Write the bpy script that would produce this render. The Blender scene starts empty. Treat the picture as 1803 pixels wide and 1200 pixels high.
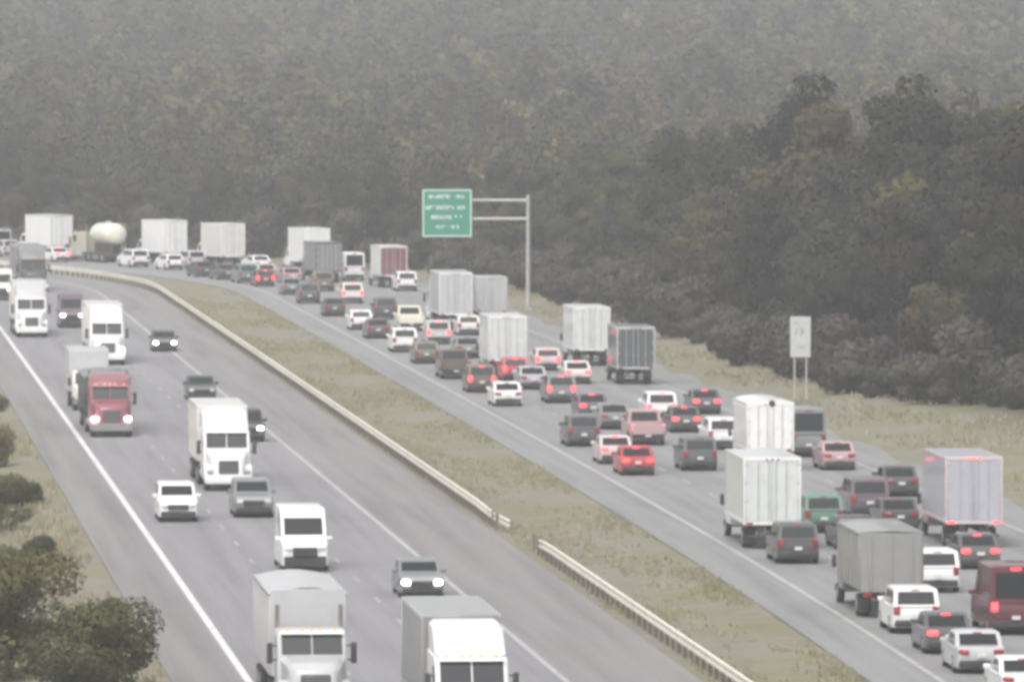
import bpy, bmesh, math, random
import numpy as np
from mathutils import Vector, Matrix

random.seed(7)
RNG = np.random.default_rng(11)
R = math.radians
scene = bpy.context.scene
COL = scene.collection

# ------------------------------------------------------------------ camera
FPX, CAMH, HORIZ, CXP, CYP = 14000.0, 22.5, 68.0, 901.5, 600.0
PITCH = math.atan((CYP - HORIZ) / FPX)
cam_d = bpy.data.cameras.new('camera')
cam = bpy.data.objects.new('camera', cam_d)
COL.objects.link(cam)
cam.location = (0, 0, CAMH)
cam.rotation_euler = (R(90) - PITCH, 0, 0)
cam_d.sensor_fit = 'HORIZONTAL'
cam_d.sensor_width = 36.0
cam_d.lens = FPX / 1803.0 * 36.0
cam_d.clip_start = 1.0
cam_d.clip_end = 6000.0
scene.camera = cam

# ------------------------------------------------------------------ sky, sun, exposure
SUN_EL, SUN_ROT = R(58), R(200)
world = bpy.data.worlds.new('World')
scene.world = world
world.use_nodes = True
wn = world.node_tree
bg = wn.nodes['Background']
sky = wn.nodes.new('ShaderNodeTexSky')
sky.sky_type = 'NISHITA'
sky.sun_disc = False
sky.sun_elevation = SUN_EL
sky.sun_rotation = SUN_ROT
sky.air_density = 1.0
sky.dust_density = 4.0
hs = wn.nodes.new('ShaderNodeHueSaturation')          # an overcast sky has little blue left
hs.inputs['Saturation'].default_value = 0.16
wn.links.new(sky.outputs[0], hs.inputs['Color'])
wn.links.new(hs.outputs[0], bg.inputs['Color'])
bg.inputs['Strength'].default_value = 0.13
sun_d = bpy.data.lights.new('sun', 'SUN')
sun_d.energy = 1.0
sun_d.angle = R(25)
sun_d.color = (1.0, 0.97, 0.93)
sun = bpy.data.objects.new('sun', sun_d)
COL.objects.link(sun)
sun.rotation_euler = (R(90) - SUN_EL, 0, R(180) - SUN_ROT)
sun.location = (0, 0, 300)

scene.view_settings.view_transform = 'Standard'
scene.view_settings.look = 'None'
scene.view_settings.gamma = 1.0
scene.view_settings.exposure = 0.78
scene.view_settings.use_curve_mapping = False
scene.render.engine = 'CYCLES'
scene.cycles.max_bounces = 4
scene.cycles.diffuse_bounces = 2
scene.cycles.glossy_bounces = 2
scene.cycles.transmission_bounces = 2
scene.cycles.volume_bounces = 1
scene.cycles.use_denoising = True
scene.cycles.filter_width = 3.6

# ------------------------------------------------------------------ materials
def new_mat(name):
    m = bpy.data.materials.new(name)
    m.use_nodes = True
    nt = m.node_tree
    return m, nt, nt.nodes['Principled BSDF']

def node(nt, kind, **kw):
    n = nt.nodes.new(kind)
    for k, v in kw.items():
        if hasattr(n, k):
            setattr(n, k, v)
        else:
            n.inputs[k].default_value = v
    return n

def ramp(nt, stops):
    n = nt.nodes.new('ShaderNodeValToRGB')
    el = n.color_ramp.elements
    while len(el) > 1:
        el.remove(el[-1])
    el[0].position, el[0].color = stops[0][0], (*stops[0][1], 1)
    for p, c in stops[1:]:
        e = el.new(p)
        e.color = (*c, 1)
    return n

def mixc(nt, a, b, fac, mode='MIX'):
    n = nt.nodes.new('ShaderNodeMix')
    n.data_type = 'RGBA'
    n.blend_type = mode
    for sock, val in ((n.inputs[0], fac), (n.inputs[6], a), (n.inputs[7], b)):
        if hasattr(val, 'is_output') or isinstance(val, bpy.types.NodeSocket):
            nt.links.new(val, sock)
        else:
            sock.default_value = val if not isinstance(val, tuple) else (*val, 1)
    return n.outputs[2]

def simple(name, col, rough=0.5, metal=0.0, dirt=0.0, coat=0.0, spec=0.5, dscale=2.2):
    m, nt, b = new_mat(name)
    b.inputs['Roughness'].default_value = rough
    b.inputs['Metallic'].default_value = metal
    b.inputs['Coat Weight'].default_value = coat
    b.inputs['Specular IOR Level'].default_value = spec
    if dirt > 0:
        tc = nt.nodes.new('ShaderNodeTexCoord')
        oi = nt.nodes.new('ShaderNodeObjectInfo')
        mp = node(nt, 'ShaderNodeVectorMath', operation='ADD')
        nt.links.new(tc.outputs['Object'], mp.inputs[0])
        nt.links.new(oi.outputs['Random'], mp.inputs[1])
        nz = node(nt, 'ShaderNodeTexNoise', Scale=dscale, Detail=5.0, Roughness=0.65)
        nt.links.new(mp.outputs[0], nz.inputs['Vector'])
        rp = ramp(nt, [(0.38, (0, 0, 0)), (0.72, (1, 1, 1))])
        nt.links.new(nz.outputs['Fac'], rp.inputs[0])
        ml = node(nt, 'ShaderNodeMath', operation='MULTIPLY')
        ml.inputs[1].default_value = dirt
        nt.links.new(rp.outputs[0], ml.inputs[0])
        grime = (0.17, 0.155, 0.135)
        c = mixc(nt, col, grime, ml.outputs[0])
        nt.links.new(c, b.inputs['Base Color'])
        ra = node(nt, 'ShaderNodeMath', operation='MULTIPLY_ADD')
        ra.inputs[1].default_value = 0.35
        ra.inputs[2].default_value = rough
        nt.links.new(ml.outputs[0], ra.inputs[0])
        nt.links.new(ra.outputs[0], b.inputs['Roughness'])
    else:
        b.inputs['Base Color'].default_value = (*col, 1)
    return m

def emit(name, col, strength, base=(0.8, 0.8, 0.8)):
    m, nt, b = new_mat(name)
    b.inputs['Base Color'].default_value = (*base, 1)
    b.inputs['Emission Color'].default_value = (*col, 1)
    b.inputs['Emission Strength'].default_value = strength
    b.inputs['Roughness'].default_value = 0.2
    return m

M = {}
M['glass'] = simple('tinted_glass', (0.012, 0.014, 0.016), 0.06, spec=0.5)
M['tyre'] = simple('tyre_rubber', (0.022, 0.022, 0.022), 0.85, dirt=0.4)
M['rim'] = simple('wheel_rim', (0.42, 0.42, 0.43), 0.35, 0.8, dirt=0.4)
M['dark'] = simple('black_plastic', (0.028, 0.028, 0.03), 0.6, dirt=0.25)
M['frame'] = simple('truck_frame', (0.035, 0.034, 0.033), 0.7, dirt=0.5)
M['chrome'] = simple('chrome', (0.62, 0.62, 0.62), 0.18, 1.0, dirt=0.15)
M['steel'] = simple('galvanised_steel', (0.46, 0.45, 0.43), 0.5, 0.35, dirt=0.3)
M['alu'] = simple('aluminium', (0.62, 0.62, 0.63), 0.38, 0.5, dirt=0.3)
M['plate'] = simple('number_plate', (0.62, 0.62, 0.58), 0.5)
M['head_on'] = emit('headlight_lit', (1.0, 0.97, 0.92), 14.0)
M['head_off'] = simple('headlight_lens', (0.62, 0.63, 0.65), 0.1, spec=0.8)
M['tail_on'] = emit('tail_light_lit', (1.0, 0.05, 0.055), 3.0, (0.5, 0.02, 0.02))
M['tail_off'] = simple('tail_light_lens', (0.32, 0.012, 0.014), 0.15, spec=0.8)
M['amber'] = emit('amber_marker', (1.0, 0.45, 0.08), 0.5, (0.7, 0.25, 0.03))
M['bed'] = simple('pickup_bed', (0.05, 0.05, 0.05), 0.8, dirt=0.3)

PAINTS = {}
def paint(name, col, rough=0.3, dirt=0.16, metal=0.0):
    if name not in PAINTS:
        PAINTS[name] = simple('paint_' + name, col, rough, metal, dirt=dirt, coat=0.35)
    return PAINTS[name]
for n_, c_ in {'white': (0.80, 0.80, 0.79), 'offwhite': (0.68, 0.67, 0.63), 'silver': (0.44, 0.45, 0.46), 'grey': (0.20, 0.205, 0.21),
               'palegrey': (0.50, 0.50, 0.51), 'darkgrey': (0.065, 0.067, 0.07), 'black': (0.022, 0.022, 0.024), 'darkgreen': (0.035, 0.055, 0.042),
               'green': (0.10, 0.23, 0.17), 'red': (0.42, 0.035, 0.05), 'maroon': (0.11, 0.022, 0.035), 'mauve': (0.12, 0.09, 0.115),
               'beige': (0.50, 0.46, 0.37), 'blue': (0.06, 0.085, 0.15), 'teal': (0.14, 0.20, 0.20), 'brown': (0.12, 0.09, 0.075),
               'truckred': (0.28, 0.085, 0.105), 'rose': (0.46, 0.30, 0.31), 'lavender': (0.42, 0.42, 0.47), 'slate': (0.085, 0.095, 0.10),
               'cream': (0.78, 0.75, 0.62), 'steelgrey': (0.27, 0.27, 0.265), 'pinkwhite': (0.62, 0.52, 0.52), 'olive': (0.14, 0.14, 0.10), 'maroon2': (0.20, 0.075, 0.095), 'coolwhite': (0.62, 0.64, 0.63)}.items():
    paint(n_, c_)

def pavement_mat(name, base, tint):
    m, nt, b = new_mat(name)
    uv = nt.nodes.new('ShaderNodeUVMap')
    mp = node(nt, 'ShaderNodeMapping')
    mp.inputs['Scale'].default_value = (0.02, 0.9, 1)
    nt.links.new(uv.outputs[0], mp.inputs[0])
    n1 = node(nt, 'ShaderNodeTexNoise', Scale=1.0, Detail=5.0, Roughness=0.6)
    nt.links.new(mp.outputs[0], n1.inputs['Vector'])
    n2 = node(nt, 'ShaderNodeTexNoise', Scale=0.11, Detail=4.0, Roughness=0.6)
    nt.links.new(uv.outputs[0], n2.inputs['Vector'])
    n3 = node(nt, 'ShaderNodeTexNoise', Scale=9.0, Detail=3.0)
    nt.links.new(uv.outputs[0], n3.inputs['Vector'])
    d = tuple(x * 0.72 for x in base)
    l = tuple(min(1, x * 1.2) for x in base)
    rp = ramp(nt, [(0.3, d), (0.5, base), (0.72, l)])
    nt.links.new(n1.outputs['Fac'], rp.inputs[0])
    rp2 = ramp(nt, [(0.42, (0, 0, 0)), (0.66, (1, 1, 1))])
    nt.links.new(n2.outputs['Fac'], rp2.inputs[0])
    c = mixc(nt, rp.outputs[0], tint, rp2.outputs[0])
    mm = node(nt, 'ShaderNodeMath', operation='MULTIPLY')
    mm.inputs[1].default_value = 0.5
    nt.links.new(rp2.outputs[0], mm.inputs[0])
    nt.links.new(mm.outputs[0], c.node.inputs[0])
    rp3 = ramp(nt, [(0.3, (0.8, 0.8, 0.8)), (0.7, (1.12, 1.12, 1.12))])
    nt.links.new(n3.outputs['Fac'], rp3.inputs[0])
    c2 = mixc(nt, c, rp3.outputs[0], 1.0, 'MULTIPLY')
    # transverse joints every 18 m, tar-filled
    sx = nt.nodes.new('ShaderNodeSeparateXYZ')
    nt.links.new(uv.outputs[0], sx.inputs[0])
    md = node(nt, 'ShaderNodeMath', operation='PINGPONG')
    md.inputs[1].default_value = 9.0
    nt.links.new(sx.outputs[0], md.inputs[0])
    lt = node(nt, 'ShaderNodeMath', operation='LESS_THAN')
    lt.inputs[1].default_value = 0.05
    nt.links.new(md.outputs[0], lt.inputs[0])
    m3 = node(nt, 'ShaderNodeMath', operation='MULTIPLY')
    m3.inputs[1].default_value = 0.35
    nt.links.new(lt.outputs[0], m3.inputs[0])
    c3 = mixc(nt, c2, (0.09, 0.09, 0.09), m3.outputs[0])
    nt.links.new(c3, b.inputs['Base Color'])
    b.inputs['Roughness'].default_value = 0.75
    return m
M['road'] = pavement_mat('worn_road_surface', (0.215, 0.208, 0.215), (0.235, 0.225, 0.23))
M['road_far'] = pavement_mat('worn_road_surface_b', (0.215, 0.215, 0.212), (0.24, 0.238, 0.235))
M['shoulder'] = pavement_mat('shoulder_surface', (0.205, 0.194, 0.194), (0.225, 0.200, 0.196))

def line_mat(name, col, worn):
    m, nt, b = new_mat(name)
    tc = nt.nodes.new('ShaderNodeNewGeometry')
    nz = node(nt, 'ShaderNodeTexNoise', Scale=1.6, Detail=6.0, Roughness=0.7)
    nt.links.new(tc.outputs['Position'], nz.inputs['Vector'])
    rp = ramp(nt, [(0.35, (0.24, 0.235, 0.235)), (0.35 + worn, col)])
    nt.links.new(nz.outputs['Fac'], rp.inputs[0])
    nt.links.new(rp.outputs[0], b.inputs['Base Color'])
    b.inputs['Roughness'].default_value = 0.6
    return m
M['line'] = line_mat('edge_line_paint', (0.66, 0.64, 0.63), 0.12)
M['line_worn'] = line_mat('worn_line_paint', (0.50, 0.485, 0.48), 0.3)
M['dash'] = line_mat('lane_dash_paint', (0.44, 0.43, 0.43), 0.4)

def ground_mat():
    m, nt, b = new_mat('roadside_ground')
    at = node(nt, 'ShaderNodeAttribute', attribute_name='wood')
    ge = nt.nodes.new('ShaderNodeNewGeometry')
    n1 = node(nt, 'ShaderNodeTexNoise', Scale=0.09, Detail=6.0, Roughness=0.65)
    n2 = node(nt, 'ShaderNodeTexNoise', Scale=0.9, Detail=6.0, Roughness=0.7)
    for n in (n1, n2):
        nt.links.new(ge.outputs['Position'], n.inputs['Vector'])
    r1 = ramp(nt, [(0.32, (0.205, 0.188, 0.172)), (0.45, (0.215, 0.197, 0.158)), (0.58, (0.185, 0.18, 0.11)), (0.72, (0.225, 0.195, 0.165))])
    nt.links.new(n1.outputs['Fac'], r1.inputs[0])
    r2 = ramp(nt, [(0.25, (0.76, 0.76, 0.74)), (0.5, (1, 1, 1)), (0.75, (1.18, 1.17, 1.12))])
    nt.links.new(n2.outputs['Fac'], r2.inputs[0])
    g = mixc(nt, r1.outputs[0], r2.outputs[0], 1.0, 'MULTIPLY')
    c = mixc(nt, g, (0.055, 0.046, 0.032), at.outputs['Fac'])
    nt.links.new(c, b.inputs['Base Color'])
    b.inputs['Roughness'].default_value = 0.95
    b.inputs['Specular IOR Level'].default_value = 0.1
    bp = node(nt, 'ShaderNodeBump', Strength=0.3, Distance=0.2)
    nt.links.new(n2.outputs['Fac'], bp.inputs['Height'])
    nt.links.new(bp.outputs[0], b.inputs['Normal'])
    return m
M['ground'] = ground_mat()

def leaf_mat(name, stops, trans=0.25):
    m, nt, b = new_mat(name)
    ge = nt.nodes.new('ShaderNodeNewGeometry')
    oi = nt.nodes.new('ShaderNodeObjectInfo')
    nz = node(nt, 'ShaderNodeTexNoise', Scale=0.10, Detail=3.0)
    nt.links.new(ge.outputs['Position'], nz.inputs['Vector'])
    a1 = node(nt, 'ShaderNodeMath', operation='MULTIPLY_ADD')
    a1.inputs[1].default_value = 1.0
    nt.links.new(nz.outputs['Fac'], a1.inputs[0])
    a2 = node(nt, 'ShaderNodeMath', operation='MULTIPLY_ADD')
    a2.inputs[1].default_value = 0.5
    a2.inputs[2].default_value = -0.25
    nt.links.new(oi.outputs['Random'], a2.inputs[0])
    nt.links.new(a2.outputs[0], a1.inputs[2])
    rp = ramp(nt, stops)
    nt.links.new(a1.outputs[0], rp.inputs[0])
    r2 = ramp(nt, [(0.0, (0.86, 0.86, 0.86)), (1.0, (1.15, 1.14, 1.1))])
    nt.links.new(ge.outputs['Random Per Island'], r2.inputs[0])
    c = mixc(nt, rp.outputs[0], r2.outputs[0], 1.0, 'MULTIPLY')
    at = node(nt, 'ShaderNodeAttribute', attribute_name='tint')
    c = mixc(nt, c, at.outputs['Color'], 1.0, 'MULTIPLY')
    nt.links.new(c, b.inputs['Base Color'])
    b.inputs['Roughness'].default_value = 0.7
    b.inputs['Specular IOR Level'].default_value = 0.15
    tr = nt.nodes.new('ShaderNodeBsdfTranslucent')
    nt.links.new(c, tr.inputs['Color'])
    mx = nt.nodes.new('ShaderNodeMixShader')
    mx.inputs[0].default_value = trans
    nt.links.new(b.outputs[0], mx.inputs[1])
    nt.links.new(tr.outputs[0], mx.inputs[2])
    nt.links.new(mx.outputs[0], nt.nodes['Material Output'].inputs['Surface'])
    return m
M['leaf'] = leaf_mat('broadleaf', [(0.2, (0.044, 0.045, 0.040)), (0.42, (0.056, 0.060, 0.042)), (0.55, (0.092, 0.087, 0.040)), (0.68, (0.074, 0.058, 0.050)), (0.85, (0.054, 0.058, 0.046))])
M['shrub'] = leaf_mat('shrub_leaf', [(0.25, (0.085, 0.082, 0.075)), (0.5, (0.105, 0.098, 0.075)), (0.75, (0.09, 0.075, 0.07))])
M['bush'] = leaf_mat('bush_leaf', [(0.25, (0.075, 0.080, 0.045)), (0.5, (0.11, 0.108, 0.05)), (0.75, (0.17, 0.145, 0.065))])
M['weed'] = leaf_mat('dry_grass', [(0.25, (0.42, 0.38, 0.28)), (0.5, (0.38, 0.36, 0.22)), (0.75, (0.45, 0.39, 0.31))], 0.5)
M['bark'] = simple('bark', (0.075, 0.065, 0.055), 0.9, dirt=0.4)

# ------------------------------------------------------------------ mesh builder
class MB:
    def __init__(s):
        s.v, s.f = [], []
    def add(s, vs, fs):
        o = len(s.v)
        s.v += [tuple(p) for p in vs]
        s.f += [tuple(i + o for i in f) for f in fs]
        return s
    def box(s, x0, x1, y0, y1, z0, z1, b=0.0, seg=1):
        if x0 > x1: x0, x1 = x1, x0
        if y0 > y1: y0, y1 = y1, y0
        if b <= 0:
            vs = [(x, y, z) for x in (x0, x1) for y in (y0, y1) for z in (z0, z1)]
            return s.add(vs, [(0, 1, 3, 2), (4, 6, 7, 5), (0, 4, 5, 1), (2, 3, 7, 6), (0, 2, 6, 4), (1, 5, 7, 3)])
        bm = bmesh.new()
        bmesh.ops.create_cube(bm, size=1)
        for v in bm.verts:
            v.co = ((x0 + x1) / 2 + v.co.x * (x1 - x0), (y0 + y1) / 2 + v.co.y * (y1 - y0), (z0 + z1) / 2 + v.co.z * (z1 - z0))
        bmesh.ops.bevel(bm, geom=bm.edges[:], offset=min(b, (x1 - x0) * .45, (y1 - y0) * .45, (z1 - z0) * .45), segments=seg, affect='EDGES')
        return s.bm(bm)
    def bm(s, bm):
        bm.verts.index_update()
        s.add([v.co for v in bm.verts], [[v.index for v in f.verts] for f in bm.faces])
        bm.free()
        return s
    def prism(s, poly, hw, c=0.05, hw2=None):
        """side outline (y,z) swept across x = +-hw, with chamfered rims"""
        n = len(poly)
        A = sum(poly[i][0] * poly[(i + 1) % n][1] - poly[(i + 1) % n][0] * poly[i][1] for i in range(n))
        sg = 1 if A > 0 else -1
        ins = []
        for i in range(n):
            p0, p1, p2 = poly[i - 1], poly[i], poly[(i + 1) % n]
            d1 = Vector((p1[0] - p0[0], p1[1] - p0[1])).normalized()
            d2 = Vector((p2[0] - p1[0], p2[1] - p1[1])).normalized()
            nn = Vector((-(d1.y + d2.y), d1.x + d2.x)) * sg
            if nn.length > 1e-6:
                nn.normalize()
            ins.append((p1[0] + nn.x * c, p1[1] + nn.y * c))
        vs = []
        for x, pl in ((-hw, ins), (-hw + c, poly), (hw - c, poly), (hw, ins)):
            vs += [(x, y, z) for y, z in pl]
        fs = [tuple(range(n))[::-1], tuple(range(3 * n, 4 * n))]
        for r in range(3):
            for i in range(n):
                j = (i + 1) % n
                fs.append((r * n + i, r * n + j, (r + 1) * n + j, (r + 1) * n + i))
        return s.add(vs, fs)
    def cyl(s, c, r, h, axis='x', n=16, ch=0.0, r2=None):
        r2 = r if r2 is None else r2
        rings = [(-h / 2, r - ch), (-h / 2 + ch, r), (h / 2 - ch, r2), (h / 2, r2 - ch)] if ch > 0 else [(-h / 2, r), (h / 2, r2)]
        vs = []
        for t, rr in rings:
            for k in range(n):
                a = 2 * math.pi * k / n
                u, w = rr * math.cos(a), rr * math.sin(a)
                p = {'x': (t, u, w), 'y': (u, t, w), 'z': (u, w, t)}[axis]
                vs.append((c[0] + p[0], c[1] + p[1], c[2] + p[2]))
        fs = [tuple(range(n))[::-1], tuple(range((len(rings) - 1) * n, len(rings) * n))]
        for q in range(len(rings) - 1):
            for k in range(n):
                j = (k + 1) % n
                fs.append((q * n + k, q * n + j, (q + 1) * n + j, (q + 1) * n + k))
        return s.add(vs, fs)
    def tube(s, pts, radii, n=8):
        pts = [Vector(p) for p in pts]
        vs = []
        for i, p in enumerate(pts):
            t = (pts[min(i + 1, len(pts) - 1)] - pts[max(i - 1, 0)]).normalized()
            a = Vector((0, 0, 1)) if abs(t.z) < 0.9 else Vector((1, 0, 0))
            u = t.cross(a).normalized()
            w = t.cross(u)
            for k in range(n):
                g = 2 * math.pi * k / n
                vs.append(p + (u * math.cos(g) + w * math.sin(g)) * radii[i])
        fs = [tuple(range(n))[::-1], tuple(range((len(pts) - 1) * n, len(pts) * n))]
        for q in range(len(pts) - 1):
            for k in range(n):
                j = (k + 1) % n
                fs.append((q * n + k, q * n + j, (q + 1) * n + j, (q + 1) * n + k))
        return s.add(vs, fs)
    def rings(s, rs, cap=True):
        """loft closed rings of equal count"""
        n = len(rs[0])
        vs = [p for r in rs for p in r]
        fs = []
        for q in range(len(rs) - 1):
            for k in range(n):
                j = (k + 1) % n
                fs.append((q * n + k, q * n + j, (q + 1) * n + j, (q + 1) * n + k))
        if cap:
            fs += [tuple(range(n))[::-1], tuple(range((len(rs) - 1) * n, len(rs) * n))]
        return s.add(vs, fs)
    def panel(s, q, u0, u1, v0, v1, off=0.012, th=0.03):
        """thin pane on the quad q = (a,b,c,d): a->b is u, a->d is v; normal out of the quad"""
        a, b, c, d = [Vector(p) for p in q]
        def P(u, v):
            return a * (1 - u) * (1 - v) + b * u * (1 - v) + c * u * v + d * (1 - u) * v
        nrm = (b - a).cross(d - a).normalized()
        cs = [P(u0, v0), P(u1, v0), P(u1, v1), P(u0, v1)]
        vs = [p + nrm * (off - th) for p in cs] + [p + nrm * off for p in cs]
        return s.add(vs, [(3, 2, 1, 0), (4, 5, 6, 7), (0, 1, 5, 4), (1, 2, 6, 5), (2, 3, 7, 6), (3, 0, 4, 7)])
    def warp(s, fn):
        s.v = [fn(*p) for p in s.v]
        return s
    def mesh(s, name, smooth=38, recalc=True):
        me = bpy.data.meshes.new(name)
        me.from_pydata(s.v, [], s.f)
        if recalc:
            bm = bmesh.new()
            bm.from_mesh(me)
            bmesh.ops.recalc_face_normals(bm, faces=bm.faces)
            bm.to_mesh(me)
            bm.free()
        if smooth:
            me.shade_smooth()
            me.set_sharp_from_angle(angle=R(smooth))
        me.update()
        return me

def obj(name, me, mat, parent=None, loc=(0, 0, 0), rz=0.0):
    o = bpy.data.objects.new(name, me)
    COL.objects.link(o)
    if me is not None:
        if not me.materials:
            me.materials.append(mat)
        elif me.materials[0] is not mat:
            o.material_slots[0].link = 'OBJECT'
            o.material_slots[0].material = mat
    o.location = loc
    o.rotation_euler = (0, 0, rz)
    if parent is not None:
        o.parent = parent
    return o

def empty(name, loc, rz=0.0):
    o = bpy.data.objects.new(name, None)
    COL.objects.link(o)
    o.location = loc
    o.rotation_euler = (0, 0, rz)
    o.empty_display_size = 0.5
    return o

def tag(o, label=None, cat=None, group=None, kind=None):
    if label: o['label'] = label
    if cat: o['category'] = cat
    if group: o['group'] = group
    if kind: o['kind'] = kind
    return o

# ------------------------------------------------------------------ the two carriageways as plan curves
def build_curve(anchor, tab, yb, rad, total=R(70)):
    ys, ms = zip(*tab)
    Y = np.arange(150, yb + .01, 1.0)
    m = np.interp(Y, ys, ms)
    X = np.concatenate([[0], np.cumsum((m[1:] + m[:-1]) / 2)])
    X += anchor[0] - np.interp(anchor[1], Y, X)
    P = list(zip(X, Y))
    t, x, y = math.atan(m[-1]), X[-1], Y[-1]
    for i in range(int(total * rad)):
        t -= min(1, (i + 1) / 25) / rad
        x += math.sin(t)
        y += math.cos(t)
        P.append((x, y))
    return np.array(P)
REF = build_curve((-0.6, 365), [(150, -.088), (700, -.0915)], 690, 260)      # median guardrail
RRL = build_curve((-1.35, 479), [(200, -.066), (290, -.070), (360, -.083), (420, -.087), (690, -.0915)], 690, 265)  # left edge line of the jammed side

def tangents(P):
    T = np.gradient(P, axis=0)
    return T / np.linalg.norm(T, axis=1)[:, None]
def offset(P, d):
    T = tangents(P)
    return P + np.stack([T[:, 1], -T[:, 0]], 1) * d
def lateral(P, X, Y):
    """signed distance to curve P (right positive) for arrays X, Y"""
    T = tangents(P)
    out = np.empty(X.shape)
    st = P[::3]
    Ts = T[::3]
    for i in range(0, X.size, 4000):
        x = X[i:i + 4000]; y = Y[i:i + 4000]
        dx = x[:, None] - st[None, :, 0]; dy = y[:, None] - st[None, :, 1]
        k = np.argmin(dx * dx + dy * dy, axis=1)
        r = np.arange(len(k))
        out[i:i + 4000] = dx[r, k] * Ts[k, 1] - dy[r, k] * Ts[k, 0]
    return out
def project(X, Y, z=0.0):
    dep = Y * math.cos(PITCH) - (z - CAMH) * math.sin(PITCH)
    up = Y * math.sin(PITCH) + (z - CAMH) * math.cos(PITCH)
    return CXP + FPX * X / dep, CYP - FPX * up / dep

def ribbon(name, P, d0, d1, z, mat, parent=None, i0=0, i1=None, step=2, ncross=1, skirt=0.0, s_mask=None):
    P = P[i0:i1]
    rows = [offset(P, d)[::step] for d in np.linspace(d0, d1, ncross + 1)]
    al = np.arange(len(P))[::step] + i0
    ds = list(np.linspace(d0, d1, ncross + 1))
    zs = [z] * len(rows)
    if skirt > 0:
        rows = [rows[0]] + rows + [rows[-1]]
        ds = [d0] + ds + [d1]
        zs = [z - skirt] + zs + [z - skirt]
    n, mrow = len(rows[0]), len(rows)
    V = np.zeros((n * mrow, 3))
    UV = np.zeros((n * mrow, 2))
    for k in range(mrow):
        V[k * n:(k + 1) * n, :2] = rows[k]
        V[k * n:(k + 1) * n, 2] = zs[k]
        UV[k * n:(k + 1) * n, 0] = al
        UV[k * n:(k + 1) * n, 1] = ds[k]
    F = []
    for k in range(mrow - 1):
        for i in range(n - 1):
            if s_mask is not None and not s_mask(al[i]):
                continue
            F.append((k * n + i, (k + 1) * n + i, (k + 1) * n + i + 1, k * n + i + 1))
    me = bpy.data.meshes.new(name)
    me.from_pydata(V.tolist(), [], F)
    uvl = me.uv_layers.new(name='UVMap')
    idx = np.zeros(len(me.loops), dtype=np.int32)
    me.loops.foreach_get('vertex_index', idx)
    uvl.data.foreach_set('uv', UV[idx].astype(np.float32).ravel())
    me.update()
    return obj(name, me, mat, parent)

# ------------------------------------------------------------------ terrain
def ground_z(X, Y):
    dr = lateral(RRL, X, Y)
    dl = lateral(REF, X, Y)
    n = (np.sin(X * .31 + Y * .07) * .5 + np.sin(X * .11 - Y * .13 + 2) + np.sin(Y * .045 + X * .02) * .8) / 2.3
    z = np.zeros(X.shape)
    right = dr > 17.0
    e = np.clip(dr - 17.6, 0, None)
    sl = 0.13 + (0.012 - 0.13) * np.clip((Y - 590) / 220, 0, 1)
    zr = 0.075 * np.minimum(e, 13) + sl * np.clip(e - 13, 0, 1200) + 0.028 * np.clip(Y - 1350, 0, 900)
    zr = np.minimum(zr, 36)
    zr = zr + n * np.clip((e - 4) / 20, 0, 1) * 1.2
    z = np.where(right, zr, z)
    left = dl < -18.8
    el = np.clip(-dl - 18.8, 0, None)
    z = np.where(left, -0.10 * np.clip(el, 0, 30) + n * np.clip(el / 20, 0, 1) * .3, z)
    med = (dl > -0.6) & (dr < -2.2)
    w = np.clip(np.minimum(dl + 0.6, -2.2 - dr) / 2.5, 0, 1)
    z = np.where(med, -0.02 - 0.24 * w + 0.05 * n * w, z)
    edge = ((dr > -2.5) & (dr < 17.8)) | ((dl > -19.0) & (dl < -0.45))
    z = np.where(edge, -0.035, z)
    pav = ((dr > -1.0) & (dr < 16.2)) | ((dl > -17.4) & (dl < -2.0))
    z = np.where(pav, -0.16, z)
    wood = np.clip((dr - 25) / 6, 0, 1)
    return z, wood

gx = np.concatenate([np.arange(-900, -100, 40), np.arange(-100, 100, 2.0), np.arange(100, 901, 40)])
gy = np.concatenate([np.arange(-300, 220, 40), np.arange(220, 900, 3.0), np.arange(900, 1200, 10), np.arange(1200, 2201, 50)])
GX, GY = np.meshgrid(gx, gy)
gz, gw = ground_z(GX.ravel(), GY.ravel())
nx, ny = len(gx), len(gy)
V = np.stack([GX.ravel(), GY.ravel(), gz], 1)
ii = (np.arange(ny - 1)[:, None] * nx + np.arange(nx - 1)[None, :]).ravel()
F = np.stack([ii, ii + 1, ii + nx + 1, ii + nx], 1)
me = bpy.data.meshes.new('terrain')
me.from_pydata(V.tolist(), [], F.tolist())
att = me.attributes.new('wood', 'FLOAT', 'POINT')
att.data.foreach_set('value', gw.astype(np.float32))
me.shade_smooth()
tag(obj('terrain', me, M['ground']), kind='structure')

# ------------------------------------------------------------------ pavement
I0 = 0
near_road = tag(ribbon('road_oncoming', REF, -16.6, -4.9, 0.0, M['road'], ncross=6, skirt=0.4), kind='structure')
tag(ribbon('shoulder_median', REF, -4.9, -0.45, -0.004, M['shoulder'], ncross=2, skirt=0.4), kind='structure')
tag(ribbon('shoulder_left', REF, -19.0, -16.6, -0.004, M['shoulder'], ncross=2, skirt=0.4), kind='structure')
far_road = tag(ribbon('road_jammed', RRL, -0.3, 15.0, 0.0, M['road_far'], ncross=8, skirt=0.4), kind='structure')
tag(ribbon('shoulder_inner', RRL, -2.5, -0.3, -0.004, M['road_far'], ncross=2, skirt=0.4), kind='structure')
tag(ribbon('shoulder_right', RRL, 15.0, 17.8, -0.004, M['road_far'], ncross=2, skirt=0.4), kind='structure')
ZL = 0.004
ribbon('edge_line', REF, -16.44, -16.16, ZL, M['line'], near_road, step=1)
ribbon('edge_line', REF, -5.31, -5.09, ZL, M['line_worn'], near_road, step=1)
ribbon('edge_line', RRL, -0.11, 0.11, ZL, M['line_worn'], far_road, step=1)
ribbon('edge_line', RRL, 14.55, 14.73, ZL, M['line_worn'], far_road, step=1)
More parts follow.
